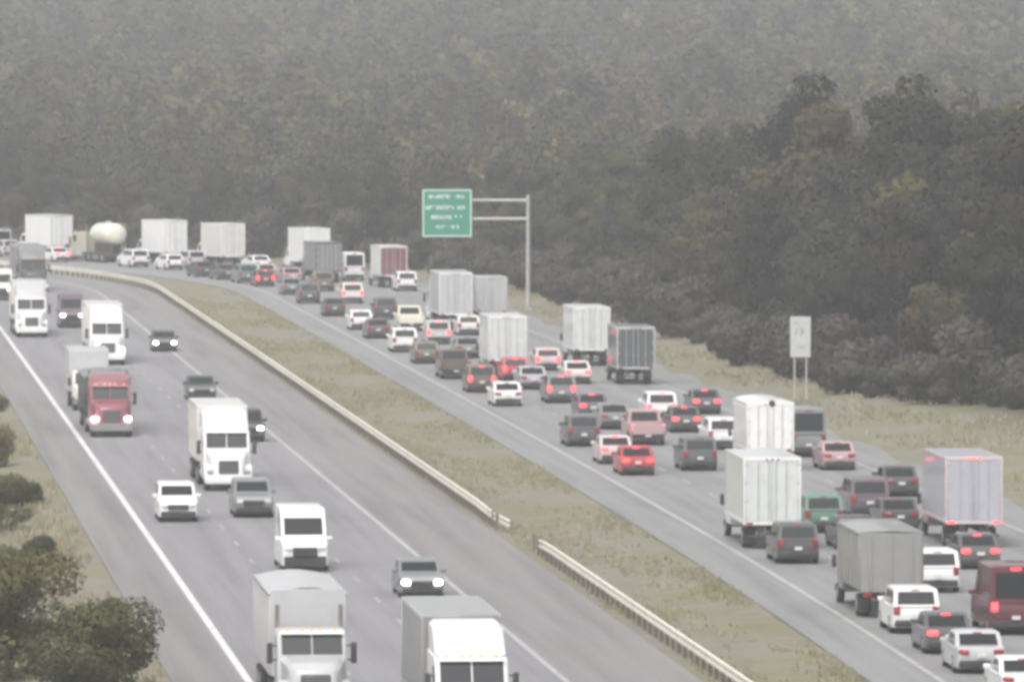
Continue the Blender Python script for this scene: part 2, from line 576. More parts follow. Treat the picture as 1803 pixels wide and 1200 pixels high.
for d in (-12.6, -8.9):
    ribbon('lane_dashes', REF, d - .075, d + .075, ZL, M['dash'], near_road, step=1, s_mask=lambda a: a % 12 < 3)
for k in (1, 2, 3):
    d = 3.66 * k
    ribbon('lane_dashes', RRL, d - .075, d + .075, ZL, M['dash'], far_road, step=1, s_mask=lambda a: a % 12 < 3)

# ------------------------------------------------------------------ guardrails
W_PROFILE = [(0.00, .40), (.06, .43), (.06, .51), (.0, .56), (.0, .62), (.06, .67), (.06, .75), (.0, .78)]
post_mesh = None
def guardrail(label, P, d, i0, i1, end_flare=None):
    global post_mesh
    Q = offset(P, d)
    T = tangents(P)
    root = empty('guardrail', (Q[i0][0], Q[i0][1], 0))
    tag(root, label, 'guardrail', 'median guardrails')
    base = Vector((Q[i0][0], Q[i0][1], 0))
    if post_mesh is None:
        mb = MB().box(-.075, .075, -.06, .06, -.75, .70)
        post_mesh = mb.mesh('guardrail_post', 0)
        mb = MB().box(-.11, -.0, -.07, .07, .46, .74)
    rail_v, rail_f = [], []
    npf = len(W_PROFILE)
    idx = list(range(i0, i1, 4))
    for c, i in enumerate(idx):
        nrm = Vector((T[i][1], -T[i][0], 0))       # to the right
        drop, lat = 0.0, 0.0
        if end_flare == 'near' and i - i0 < 9:
            t = 1 - (i - i0) / 9
            drop, lat = .34 * t, .55 * t * t
        if end_flare == 'far' and i1 - i < 9:
            t = 1 - (i1 - i) / 9
            drop, lat = .34 * t, .55 * t * t
        for (a, z) in W_PROFILE:                   # beam faces the oncoming lanes
            p = Vector((Q[i][0], Q[i][1], 0)) - nrm * (a + .12) + nrm * lat - base
            rail_v.append((p.x, p.y, z - drop))
        for (a, z) in reversed(W_PROFILE):
            p = Vector((Q[i][0], Q[i][1], 0)) - nrm * (a + .10) + nrm * lat - base
            rail_v.append((p.x, p.y, z - drop))
        n2 = 2 * npf
        if c:
            for k in range(n2):
                j = (k + 1) % n2
                rail_f.append(((c - 1) * n2 + k, (c - 1) * n2 + j, c * n2 + j, c * n2 + k))
    mb = MB().add(rail_v, rail_f)
    obj('rail_beam', mb.mesh('rail_beam', 30), M['rail'], root)
    blk = MB().box(-.11, -.075, -.07, .07, .46, .74)
    for i in range(i0 + 2, i1 - 1, 2):
        a = math.atan2(T[i][1], T[i][0]) - math.pi / 2
        obj('post', post_mesh, M['postw'], root, (Q[i][0] - base.x, Q[i][1] - base.y, 0), a)
    return root
M['rail'] = simple('weathered_guardrail', (0.76, 0.71, 0.62), 0.6, 0.0, dirt=0.28, dscale=0.8)
M['postw'] = simple('guardrail_post', (0.16, 0.14, 0.12), 0.85, dirt=0.4)
def idx_at_y(P, y):
    return int(np.argmin(np.abs(P[:, 1] - y)))
G1, G2 = idx_at_y(REF, 352.0), idx_at_y(REF, 364.0)
guardrail('near length of beige median guardrail running to the bottom of the picture', REF, 0.25, 50, G1, 'far')
guardrail('long beige median guardrail curving away from the grassy gap to the far bend', REF, 0.0, G2, 700, 'near')

# ------------------------------------------------------------------ vehicle kits
# a kit is (length, [(name, mesh, material key, location, [sub-parts])]); local +Y is forward, z = 0 the road
def wheel_part(x, y, r, w):
    key = (round(r, 3), round(w, 3))
    if key not in WHEELS:
        ty = MB().cyl((0, 0, 0), r, w, 'x', 20, .03).mesh('tyre', 50)
        rm = MB().cyl((0, 0, 0), r * .62, w + .02, 'x', 14, .02)
        rm.cyl((0, 0, 0), r * .18, w + .06, 'x', 8, .01)
        WHEELS[key] = (ty, rm.mesh('rim', 40))
    ty, rm = WHEELS[key]
    return ('wheel', ty, 'tyre', (x, y, r), [('rim', rm, 'rim', (0, 0, 0))])
WHEELS = {}

def arch(yc, r, z0, n=7):
    return [(yc - r * math.cos(math.pi * k / n), z0 + r * math.sin(math.pi * k / n)) for k in range(n + 1)]

def frustum(y0, y1, z0, hw0, r0, r1, z1, hw1, e=.055):
    """greenhouse: base rectangle, shoulder ring, crowned roof"""
    base = [(-hw0, y0, z0), (hw0, y0, z0), (hw0, y1, z0), (-hw0, y1, z0)]
    sh = [(-hw1 - e, r0 - e, z1 - e), (hw1 + e, r0 - e, z1 - e), (hw1 + e, r1 + e, z1 - e), (-hw1 - e, r1 + e, z1 - e)]
    top = [(-hw1 + e, r0 + e, z1), (hw1 - e, r0 + e, z1), (hw1 - e, r1 - e, z1), (-hw1 + e, r1 - e, z1)]
    return base, sh, top

def car_kit(L, W, H, belt, hoodz, cowl_y, cab_r, roof0, roof1, trunk=None, rw=.34, clear=.2, hw_roof=.80, side_win=2, bed=None, grille_h=.18, nose=.12, ws_top=.86, bump=.28):
    """cab_r: rear of greenhouse base; trunk: height of boot lid or None for upright tails"""
    h, w = L / 2, W / 2
    yf, yr = h - .92, -h + (.95 if trunk else .85)
    if bed is not None:
        yr = -h + 1.15
    ra = rw + .06
    arf, arr = arch(yf, ra, clear), arch(yr, ra, clear)
    prof = [(-h + .12, clear)] + arr + arf + [(h - .10, clear), (h, clear + .12), (h, hoodz - .22), (h - nose, hoodz - .07), (h - nose - .35, hoodz), (cowl_y, belt)]
    if bed is not None:
        prof += [(bed, belt), (bed, .62), (-h + .02, .62), (-h, .55), (-h, .45)]
    else:
        tz = trunk if trunk else belt
        prof += [(cab_r + .1, belt), (cab_r - .02, tz), (-h + .07, tz - .02), (-h, tz - .16), (-h, .42)]
    def wp(x, y, z):
        t = max(0, min(1, (abs(y) - (h - .6)) / .6))
        s = 1 - (.09 * t * t) - .05 * max(0, z - .65)
        y2 = y - math.copysign(.13 * t * min(1, abs(x) / w) ** 3, y)
        return (x * s, y2, z)
    P = []
    body = MB().prism(prof, w, .06).warp(wp)
    base, sh, top = frustum(cab_r, cowl_y - .02, belt - .05, w * .925, roof0, roof1, H, w * hw_roof)
    body.rings([base, sh, top])
    P.append(('body', body.mesh('body', 32), 'paint', (0, 0, 0), []))
    ch = MB().box(-w + .22, w - .22, -h + .2, h - .2, clear - .03, .56)
    P.append(('chassis', ch.mesh('chassis', 0), 'dark', (0, 0, 0), []))
    # glass
    q = (base[2], base[3], sh[3], sh[2])
    P.append(('windshield', MB().panel(q, .07, .93, .20, ws_top).mesh('windshield', 0), 'glass', (0, 0, 0), []))
    q = (base[0], base[1], sh[1], sh[0])
    P.append(('rear_window', MB().panel(q, .09, .91, .18 if trunk or bed else .12, .9 if trunk or bed else .86).mesh('rear_window', 0), 'glass', (0, 0, 0), []))
    q = (base[1], base[2], sh[2], sh[1])
    spans = {2: ((.1, .47), (.51, .86)), 3: ((.06, .32), (.36, .62), (.65, .9)), 1: ((.18, .84),), 4: ((.73, .92),)}[side_win]
    for u0, u1 in spans:
        P.append(('side_window', MB().panel(q, u0, u1, .16, .88).mesh('side_window', 0), 'glass', (0, 0, 0), []))
    q = (base[3], base[0], sh[0], sh[3])
    for u0, u1 in spans:
        P.append(('side_window', MB().panel(q, 1 - u1, 1 - u0, .16, .88).mesh('side_window', 0), 'glass', (0, 0, 0), []))
    # bumpers, grille, lamps, plate, mirrors
    P.append(('front_bumper', MB().box(-w + .05, w - .05, h - .22, h + .03, clear + .02, clear + bump, .05).warp(wp).mesh('front_bumper'), 'dark', (0, 0, 0), []))
    P.append(('rear_bumper', MB().box(-w + .05, w - .05, -h - .03, -h + .22, clear + .04, clear + .30, .05).warp(wp).mesh('rear_bumper'), 'dark', (0, 0, 0), []))
    gz = hoodz - .22 - grille_h
    P.append(('grille', MB().box(-w * .55, w * .55, h - .1, h + .015, gz, gz + grille_h, .03).warp(wp).mesh('grille'), 'dark', (0, 0, 0), []))
    for sx in (-1, 1):
        P.append(('headlight', MB().box(sx * w * .60, sx * w * .96, h - .22, h + .02, hoodz - .36, hoodz - .19, .04).warp(wp).mesh('headlight'), 'head', (0, 0, 0), []))
        if bed is not None:
            tl = MB().box(sx * (w - .17), sx * w * .985, -h - .02, -h + .12, .80, 1.18, .03)
        elif trunk:
            tl = MB().box(sx * w * .52, sx * w * .97, -h - .015, -h + .2, trunk - .30, trunk - .12, .04)
        else:
            tl = MB().box(sx * (w - .26), sx * w * .985, -h - .02, -h + .15, belt - .38, belt - .02, .04)
        P.append(('tail_light', tl.warp(wp).mesh('tail_light'), 'tail', (0, 0, 0), []))
        P.append(('mirror', MB().box(sx * w * .94, sx * (w + .19), cowl_y - .45, cowl_y - .30, belt - .02, belt + .15, .03).mesh('mirror'), 'paint', (0, 0, 0), []))
        for yy in (yf, yr):
            P.append(wheel_part(sx * (w - .13), yy, rw, .22))
    P.append(('number_plate', MB().box(-.16, .16, -h - .045, -h + .01, .62 if not bed else .50, .76 if not bed else .6).mesh('number_plate', 0), 'plate', (0, 0, 0), []))
    if bed is not None:
        rail = belt - .02
        for sx in (-1, 1):
            P.append(('bed_side', MB().box(sx * (w - .13), sx * w * .985, -h + .04, bed + .02, .60, rail, .03).mesh('bed_side'), 'paint', (0, 0, 0), []))
        P.append(('tailgate', MB().box(-w + .14, w - .14, -h, -h + .09, .62, rail - .02, .025).mesh('tailgate'), 'paint', (0, 0, 0), []))
        P.append(('bed_floor', MB().box(-w + .13, w - .13, -h + .1, bed, .60, .68).mesh('bed_floor', 0), 'bed', (0, 0, 0), []))
    else:
        # third brake lamp
        P.append(('brake_light', MB().panel((base[0], base[1], sh[1], sh[0]), .40, .60, .93, .985, .03, .03).mesh('brake_light', 0), 'tail', (0, 0, 0), []))
    return (L, P, W)

def doors_and_rear(P, y, hw, z0, z1, matkey, roll=False):
    """rear frame with two leaves, lock rods and hinges, or a roll-up door of slats; faces -Y"""
    fr = MB().box(-hw, -hw + .09, y - .04, y + .04, z0, z1, .015).box(hw - .09, hw, y - .04, y + .04, z0, z1, .015)
    fr.box(-hw + .09, hw - .09, y - .04, y + .04, z1 - .16, z1, .015).box(-hw + .09, hw - .09, y - .04, y + .04, z0, z0 + .14, .015)
    P.append(('rear_frame', fr.mesh('rear_frame'), 'trim', (0, 0, 0), []))
    if roll:
        n = 7
        zz = np.linspace(z0 + .15, z1 - .17, n + 1)
        sm = MB().box(-hw + .1, hw - .1, y - .012, y + .02, 0, zz[1] - zz[0] - .02, .01).mesh('door_slat')
        for k in range(n):
            P.append(('door_slat', sm, matkey, (0, 0, zz[k]), []))
        P.append(('door_handle', MB().box(-.1, .1, y - .05, y - .012, zz[0] + .1, zz[0] + .18, .01).mesh('door_handle'), 'dark', (0, 0, 0), []))
    else:
        for sx in (-1, 1):
            dm = MB().box(sx * .012, sx * (hw - .10), y - .025, y + .02, z0 + .15, z1 - .17, .015).mesh('rear_door')
            subs = []
            for xx in (.16, .62):
                rod = MB().cyl((sx * xx, y - .055, (z0 + z1) / 2), .022, (z1 - z0) - .3, 'z', 8)
                rod.box(sx * xx - .04, sx * xx + .04, y - .09, y - .03, z0 + .9, z0 + 1.0)
                subs.append(('lock_rod', rod.mesh('lock_rod'), 'alu', (0, 0, 0)))
            for q in range(4):
                zc = z0 + .3 + (z1 - z0 - .6) * q / 3
                subs.append(('hinge', MB().box(sx * (hw - .22), sx * (hw - .06), y - .05, y - .02, zc - .03, zc + .03).mesh('hinge', 0), 'alu', (0, 0, 0)))
            P.append(('rear_door', dm, matkey, (0, 0, 0), subs))

def cargo_box(P, y0, y1, hw, z0, z1, matkey, ribs=True, rear='doors', wind=None):
    bx = MB().box(-hw + .02, hw - .02, y0 + .03, y1, z0, z1, .05)
    P.append(('cargo_box', bx.mesh('cargo_box'), matkey, (0, 0, 0), []))
    tr = MB()
    for sx in (-1, 1):
        tr.box(sx * (hw - .06), sx * hw, y0 + .05, y1 - .02, z1 - .13, z1 + .006, .012)
        tr.box(sx * (hw - .06), sx * hw, y0 + .05, y1 - .02, z0 - .006, z0 + .15, .012)
    P.append(('box_rails', tr.mesh('box_rails'), 'trim', (0, 0, 0), []))
    if ribs:
        n = int((y1 - y0) / 1.2)
        for sx in (-1, 1):
            rm = MB().box(sx * (hw - .022), sx * (hw - .004), -.03, .03, z0 + .15, z1 - .13).mesh('side_rib', 0)
            for k in range(1, n):
                P.append(('side_rib', rm, matkey, (0, y0 + (y1 - y0) * k / n, 0), []))
    if rear == 'doors':
        doors_and_rear(P, y0, hw, z0 - .04, z1 + .01, 'door')
    elif rear == 'roll':
        doors_and_rear(P, y0, hw, z0 - .04, z1 + .01, 'door', True)
    for sx in (-1, 1):
        P.append(('tail_light', MB().box(sx * (hw - .42), sx * (hw - .12), y0 - .07, y0 - .02, z0 - .02, z0 + .08, .015).mesh('tail_light'), 'tail', (0, 0, 0), []))
    for xx in (-.25, 0, .25):
        P.append(('marker_light', MB().box(xx - .06, xx + .06, y0 - .06, y0 - .03, z1 - .1, z1 - .05).mesh('marker_light', 0), 'tail', (0, 0, 0), []))
    # under-run guard and flaps
    g = MB().box(-hw + .15, hw - .15, y0 + .02, y0 + .12, .50, .62, .01)
    for xx in (-.6, .6):
        g.box(xx - .05, xx + .05, y0 + .03, y0 + .11, .6, z0)
    P.append(('underrun_guard', g.mesh('underrun_guard'), 'frame', (0, 0, 0), []))

def tractor(P, yf, sleeper=True, fair=3.92, cabroof=2.95, stacks=True):
    """conventional tractor, front bumper at yf"""
    Y = lambda a: yf - a
    rear = 5.6 if sleeper else 3.7
    P.append(('bumper', MB().box(-1.18, 1.18, Y(.38), Y(0), .36, .80, .07, 2).mesh('bumper'), 'bumper', (0, 0, 0), []))
    def ring(a, hw, z0, z1, c=.14):
        y = Y(a)
        return [(-hw, y, z0), (hw, y, z0), (hw, y, z1 - c), (hw - c, y, z1), (-hw + c, y, z1), (-hw, y, z1 - c)]
    hood = MB().rings([ring(.14, .66, .8, 1.58), ring(.26, .74, .78, 1.72), ring(1.2, .93, .85, 1.9), ring(2.1, 1.08, .9, 2.05)])
    P.append(('hood', hood.mesh('hood', 40), 'paint', (0, 0, 0), []))
    gr = MB().box(-.5, .5, Y(.2), Y(.10), .86, 1.54, .04)
    subs = []
    sl = MB().box(-.46, .46, -.01, .01, -.02, .02).mesh('grille_bar', 0)
    for k in range(6):
        subs.append(('grille_bar', sl, 'chrome', (0, Y(.09), .94 + k * .105)))
    P.append(('grille', gr.mesh('grille'), 'dark', (0, 0, 0), subs))
    # fenders
    for sx in (-1, 1):
        outer = [(Y(1.25) + .82 * math.cos(math.pi * k / 8), .55 + .75 * math.sin(math.pi * k / 8)) for k in range(9)]
        inner = [(Y(1.25) + .62 * math.cos(math.pi * k / 8), .52 + .60 * math.sin(math.pi * k / 8)) for k in range(8, -1, -1)]
        fm = MB().prism(outer + inner, .24, .03)
        fm.v = [(x + sx * .95, y, z) for x, y, z in fm.v]
        P.append(('fender', fm.mesh('fender', 40), 'paint', (0, 0, 0), []))
        hl = MB().box(sx * .80, sx * 1.12, Y(.62), Y(.30), .95, 1.13, .05, 2)
        P.append(('headlight', hl.mesh('headlight'), 'head', (0, 0, 0), []))
    cab = [(Y(2.0), .95), (Y(2.0), 2.0), (Y(2.42), cabroof - .1), (Y(2.75), cabroof), (Y(rear), cabroof + (.05 if sleeper else 0)), (Y(rear), .95)]
    P.append(('cab', MB().prism(cab, 1.16, .07).mesh('cab', 35), 'paint', (0, 0, 0), []))
    a0, a1, zt = 2.0, 2.42, cabroof - .1
    q = ((1.10, Y(a0), 2.0), (-1.10, Y(a0), 2.0), (-1.10, Y(a1), zt), (1.10, Y(a1), zt))
    for u0, u1 in ((.04, .49), (.51, .96)):
        P.append(('windshield_pane', MB().panel(q, u0, u1, .08, .93, .015, .03).mesh('windshield_pane', 0), 'glass', (0, 0, 0), []))
    vis = MB().panel(q, .02, .98, .88, 1.0, .16, .03)
    P.append(('sun_visor', vis.mesh('sun_visor', 0), 'visor', (0, 0, 0), []))
    for sx in (-1, 1):
        wn_ = MB().box(sx * 1.15, sx * 1.17, Y(3.35), Y(2.55), 2.0, 2.62, .01)
        P.append(('side_window', wn_.mesh('side_window'), 'glass', (0, 0, 0), []))
        mr = MB().box(sx * 1.30, sx * 1.50, Y(2.32), Y(2.24), 1.75, 2.45, .04).box(sx * 1.14, sx * 1.32, Y(2.30), Y(2.27), 1.85, 1.9).box(sx * 1.14, sx * 1.32, Y(2.30), Y(2.27), 2.32, 2.37)
        P.append(('mirror', mr.mesh('mirror'), 'dark', (0, 0, 0), []))
        P.append(('fuel_tank', MB().cyl((sx * .92, Y(3.9), .72), .33, 1.5, 'y', 14, .03).mesh('fuel_tank'), 'alu', (0, 0, 0), []))
        P.append(('step', MB().box(sx * .8, sx * 1.16, Y(3.0), Y(2.15), .5, .9, .04).mesh('step'), 'paint', (0, 0, 0), []))
        if stacks:
            P.append(('exhaust_stack', MB().cyl((sx * 1.06, Y(rear + .14), 2.3), .075, 2.6, 'z', 10).mesh('exhaust_stack'), 'chrome', (0, 0, 0), []))
    if fair:
        fp = [(Y(2.55), cabroof - .02), (Y(2.70), cabroof + .2), (Y(3.7), fair - .1), (Y(4.1), fair), (Y(rear), fair), (Y(rear), cabroof - .02)]
        P.append(('roof_fairing', MB().prism(fp, 1.12, .16).mesh('roof_fairing', 40), 'fairing', (0, 0, 0), []))
    for xx in (-.8, -.3, 0, .3, .8):
        P.append(('marker_light', MB().box(xx - .06, xx + .06, Y(2.62), Y(2.5), cabroof - .05, cabroof + .04, .01).mesh('marker_light'), 'amber', (0, 0, 0), []))
    P.append(('frame_rails', MB().box(-.5, -.3, Y(rear + 2.6), Y(.5), .65, .95).box(.3, .5, Y(rear + 2.6), Y(.5), .65, .95).mesh('frame_rails', 0), 'frame', (0, 0, 0), []))
    for sx in (-1, 1):
        P.append(wheel_part(sx * 1.02, Y(1.25), .51, .30))
        for a in (rear + .95, rear + 2.25):
            P.append(wheel_part(sx * .95, Y(a), .51, .58))
    return rear

def semi_kit(trail=12.5, sleeper=True, fair=3.92, kind='box', ztop=4.1, cabroof=2.95):
    rear = 5.6 if sleeper else 3.7
    L = rear + .75 + trail
    h = L / 2
    P = []
    tractor(P, h, sleeper, fair, cabroof)
    y1 = h - rear - .75
    y0 = -h
    hw = 1.295
    if kind == 'box':
        cargo_box(P, y0, y1, hw, 1.18, ztop, 'cargo')
        P.append(('chassis', MB().box(-.55, -.42, y0 + .15, y1 - .3, .92, 1.14).box(.42, .55, y0 + .15, y1 - .3, .92, 1.14).mesh('chassis', 0), 'frame', (0, 0, 0), []))
    elif kind == 'tank':
        r = 1.08
        zc = ztop - r
        tk = MB()
        prof = [(y0 + .05, .25), (y0 + .12, .7), (y0 + .3, 1.0), (y0 + .6, r), (y1 - .6, r), (y1 - .3, 1.0), (y1 - .12, .7), (y1 - .05, .25)]
        rs = []
        for y, rr in prof:
            rs.append([(rr * math.cos(2 * math.pi * k / 22) * 1.14, y, zc + rr * math.sin(2 * math.pi * k / 22)) for k in range(22)])
        P.append(('tank', tk.rings(rs).mesh('tank', 50), 'cargo', (0, 0, 0), []))
        for yy in np.linspace(y0 + 1.5, y1 - 1.5, 4):
            P.append(('tank_band', MB().rings([[(1.255 * math.cos(2 * math.pi * k / 22), yy + s * .05, zc + 1.10 * math.sin(2 * math.pi * k / 22)) for k in range(22)] for s in (-1, 1)]).mesh('tank_band', 50), 'trim', (0, 0, 0), []))
        P.append(('manhole', MB().cyl((0, (y0 + y1) / 2, ztop + .08), .32, .22, 'z', 14, .02).mesh('manhole'), 'trim', (0, 0, 0), []))
        lad = MB().box(.45, .49, y0 - .02, y0 + .02, .9, ztop + .1).box(.81, .85, y0 - .02, y0 + .02, .9, ztop + .1)
        for q in range(8):
            lad.box(.49, .81, y0 - .01, y0 + .01, 1.1 + q * .36, 1.14 + q * .36)
        P.append(('ladder', lad.mesh('ladder', 0), 'alu', (0, 0, 0), []))
        P.append(('chassis', MB().box(-.6, -.42, y0 + .05, y1 - .3, .9, zc - r + .12).box(.42, .6, y0 + .05, y1 - .3, .9, zc - r + .12).box(-1.2, 1.2, y0 + .0, y0 + .18, .6, .95, .02).mesh('chassis', 0), 'frame', (0, 0, 0), []))
        for sx in (-1, 1):
            P.append(('tail_light', MB().box(sx * .8, sx * 1.12, y0 - .03, y0 - .0, .68, .86, .01).mesh('tail_light'), 'tail', (0, 0, 0), []))
    elif kind == 'dump':
        dump_body(P, y0, y1, hw, 1.15, ztop)
        P.append(('chassis', MB().box(-.55, -.42, y0 + .15, y1 - .3, .9, 1.16).box(.42, .55, y0 + .15, y1 - .3, .9, 1.16).mesh('chassis', 0), 'frame', (0, 0, 0), []))
    for sx in (-1, 1):
        for yy in (y0 + 1.1, y0 + 2.4):
            P.append(wheel_part(sx * .95, yy, .50, .58))
        P.append(('mud_flap', MB().box(sx * .66, sx * 1.24, y0 + .40, y0 + .42, .16, .9).mesh('mud_flap', 0), 'dark', (0, 0, 0), []))
        P.append(('landing_leg', MB().box(sx * .55, sx * .68, y1 - 2.95, y1 - 2.8, .25, 1.1).mesh('landing_leg', 0), 'frame', (0, 0, 0), []))
    return (L, P, 2.6)

def dump_body(P, y0, y1, hw, z0, z1, bow=.18):
    """steel tipping body with ribs, tarp bow on top and a tailgate"""
    fl = MB().box(-hw + .06, hw - .06, y0 + .08, y1, z0, z0 + .12, .02)
    P.append(('body_floor', fl.mesh('body_floor'), 'cargo', (0, 0, 0), []))
    for sx in (-1, 1):
        P.append(('body_side', MB().box(sx * (hw - .07), sx * (hw - .02), y0 + .06, y1, z0 + .1, z1, .015).mesh('body_side'), 'cargo', (0, 0, 0), []))
        rm = MB().box(sx * (hw - .03), sx * (hw + .03), -.06, .06, z0 + .05, z1 - .08, .015).mesh('side_rib')
        n = max(3, int((y1 - y0) / 1.1))
        for k in range(n + 1):
            P.append(('side_rib', rm, 'cargo', (0, y0 + .18 + (y1 - y0 - .3) * k / n, 0), []))
        P.append(('top_rail', MB().box(sx * (hw - .1), sx * (hw + .035), y0 + .05, y1, z1 - .08, z1 + .02, .02).mesh('top_rail'), 'cargo', (0, 0, 0), []))
    P.append(('headboard', MB().box(-hw + .06, hw - .06, y1 - .06, y1 + .005, z0, z1 + .12, .02).mesh('headboard'), 'cargo', (0, 0, 0), []))
    tg = MB().box(-hw + .05, hw - .05, y0, y0 + .07, z0 - .02, z1 - .02, .02)
    for xx in (-.8, 0, .8):
        tg.box(xx - .06, xx + .06, y0 - .05, y0 + .01, z0 + .05, z1 - .1, .01)
    P.append(('tailgate', tg.mesh('tailgate'), 'cargo', (0, 0, 0), []))
    n = 14
    arc = [(-hw + .05 + (2 * hw - .1) * k / n, z1 + bow * math.sin(math.pi * k / n)) for k in range(n + 1)]
    vs, fs = [], []
    for y in (y0 + .1, y1 - .05):
        vs += [(x, y, z + .02) for x, z in arc] + [(x, y, z - .02) for x, z in arc]
    m_ = n + 1
    for k in range(n):
        fs.append((k, k + 1, 2 * m_ + k + 1, 2 * m_ + k))
        fs.append((m_ + k, 3 * m_ + k, 3 * m_ + k + 1, m_ + k + 1))
        fs.append((k, m_ + k, m_ + k + 1, k + 1))
        fs.append((2 * m_ + k, 2 * m_ + k + 1, 3 * m_ + k + 1, 3 * m_ + k))
    P.append(('tarp', MB().add(vs, fs).mesh('tarp', 50), 'tarp', (0, 0, 0), []))
    for sx in (-1, 1):
        P.append(('tail_light', MB().box(sx * .75, sx * 1.1, y0 - .03, y0 + .01, z0 - .2, z0 - .06, .01).mesh('tail_light'), 'tail', (0, 0, 0), []))

def boxtruck_kit(box=6.2, ztop=3.6, kind='box', rear='roll', W=2.45, cap=False, z0=1.05):
    L = 2.95 + box
    h = L / 2
    hw = W / 2
    P = []
    Y = lambda a: h - a
    P.append(('bumper', MB().box(-1.05, 1.05, Y(.3), Y(0), .38, .72, .05, 2).mesh('bumper'), 'bumper', (0, 0, 0), []))
    def ring(a, w_, z0_, z1_, c=.12):
        y = Y(a)
        return [(-w_, y, z0_), (w_, y, z0_), (w_, y, z1_ - c), (w_ - c, y, z1_), (-w_ + c, y, z1_), (-w_, y, z1_ - c)]
    P.append(('hood', MB().rings([ring(.1, .84, .7, 1.30), ring(.25, .92, .68, 1.40), ring(1.25, 1.0, .7, 1.58)]).mesh('hood', 40), 'paint', (0, 0, 0), []))
    P.append(('grille', MB().box(-.5, .5, Y(.16), Y(.06), .78, 1.18, .03).mesh('grille'), 'dark', (0, 0, 0), []))
    cab = [(Y(1.2), .62), (Y(1.2), 1.52), (Y(1.72), 2.28), (Y(2.0), 2.36), (Y(2.75), 2.36), (Y(2.75), .62)]
    P.append(('cab', MB().prism(cab, 1.05, .07).mesh('cab', 35), 'paint', (0, 0, 0), []))
    q = ((1.0, Y(1.2), 1.52), (-1.0, Y(1.2), 1.52), (-.97, Y(1.72), 2.28), (.97, Y(1.72), 2.28))
    P.append(('windshield', MB().panel(q, .05, .95, .08, .93, .015, .03).mesh('windshield', 0), 'glass', (0, 0, 0), []))
    for sx in (-1, 1):
        P.append(('side_window', MB().box(sx * 1.04, sx * 1.062, Y(2.6), Y(1.8), 1.55, 2.15, .01).mesh('side_window'), 'glass', (0, 0, 0), []))
        P.append(('headlight', MB().box(sx * .60, sx * .90, Y(.3), Y(.07), .84, 1.06, .04).mesh('headlight'), 'head', (0, 0, 0), []))
        P.append(('mirror', MB().box(sx * 1.16, sx * 1.34, Y(1.62), Y(1.54), 1.45, 1.95, .03).box(sx * 1.03, sx * 1.18, Y(1.6), Y(1.56), 1.55, 1.6).mesh('mirror'), 'dark', (0, 0, 0), []))
        P.append(wheel_part(sx * .92, Y(.95), .42, .26))
        P.append(wheel_part(sx * .90, -h + 1.75, .45, .50))
        P.append(('mud_flap', MB().box(sx * .62, sx * 1.14, -h + 1.06, -h + 1.08, .18, .85).mesh('mud_flap', 0), 'dark', (0, 0, 0), []))
    P.append(('chassis', MB().box(-.5, -.34, -h + .12, Y(.4), .68, z0 - .02).box(.34, .5, -h + .12, Y(.4), .68, z0 - .02).mesh('chassis', 0), 'frame', (0, 0, 0), []))
    if kind == 'box':
        cargo_box(P, -h, Y(2.95), hw, z0, ztop, 'cargo', True, rear)
        if cap:
            rs = []
            for y in (-h - .02, Y(2.95) + .02):
                rs.append([(hw * 1.005 * math.cos(math.pi * k / 12), y, ztop - .30 + .48 * math.sin(math.pi * k / 12) ** .6) for k in range(13)])
            P.append(('roof_cap', MB().rings(rs).mesh('roof_cap', 40), 'cargo', (0, 0, 0), []))
            P.append(('vent', MB().cyl((.08, -h - .04, ztop - .02), .17, .08, 'y', 14, .02).mesh('vent'), 'dark', (0, 0, 0), []))
    else:
        dump_body(P, -h, Y(2.95), hw, z0, ztop, .05)
    return (L, P, W)

KITS = {}
def kit(name):
    if name not in KITS:
        KITS[name] = {
            'sedan': lambda: car_kit(4.75, 1.84, 1.46, .96, .92, 1.0, -1.72, -1.05, .15, trunk=1.0),
            'hatch': lambda: car_kit(4.3, 1.80, 1.52, .98, .93, 1.0, -1.98, -1.6, .25),
            'suv': lambda: car_kit(4.7, 1.90, 1.74, 1.10, 1.05, .95, -2.27, -1.95, .15, rw=.36, clear=.24, side_win=3, grille_h=.24),
            'minivan': lambda: car_kit(5.1, 1.98, 1.80, 1.08, 1.02, 1.55, -2.47, -2.2, .45, rw=.35, side_win=3),
            'pickup': lambda: car_kit(5.7, 2.02, 1.90, 1.20, 1.16, 1.15, -.78, -.55, .45, rw=.40, clear=.30, bed=-.80, grille_h=.32),
            'van': lambda: car_kit(5.9, 2.06, 2.62, 1.30, 1.28, 2.05, -2.88, -2.75, .75, rw=.37, clear=.26, side_win=4, grille_h=.40, hw_roof=.86, ws_top=.72, bump=.42),
            'semi': lambda: semi_kit(12.5),
            'semi_short': lambda: semi_kit(8.6, ztop=3.98),
            'semi_bend': lambda: semi_kit(9.0, ztop=4.4),
            'semi_long': lambda: semi_kit(15.0),
            'semi_day': lambda: semi_kit(9.0, False, None, 'dump', 3.95, 2.85),
            'semi_low': lambda: semi_kit(10.5, True, 3.45, 'dump', 3.1, 2.9),
            'tanker': lambda: semi_kit(4.6, True, None, 'tank', 3.95),
            'boxtruck': lambda: boxtruck_kit(6.0),
            'boxtruck_bend': lambda: boxtruck_kit(5.8, 4.35, W=2.56, rear='doors', z0=1.12),
            'boxtruck_tall': lambda: boxtruck_kit(7.6, 4.05, W=2.56, rear='doors', z0=1.12),
            'boxtruck_mid': lambda: boxtruck_kit(6.2, 3.75, W=2.5, rear='doors'),
            'boxtruck_cap': lambda: boxtruck_kit(6.2, 3.55, W=2.5, rear='doors', cap=True),
            'dumptruck': lambda: boxtruck_kit(7.2, 3.35, 'dump', W=2.5),
        }[name]()
    return KITS[name]

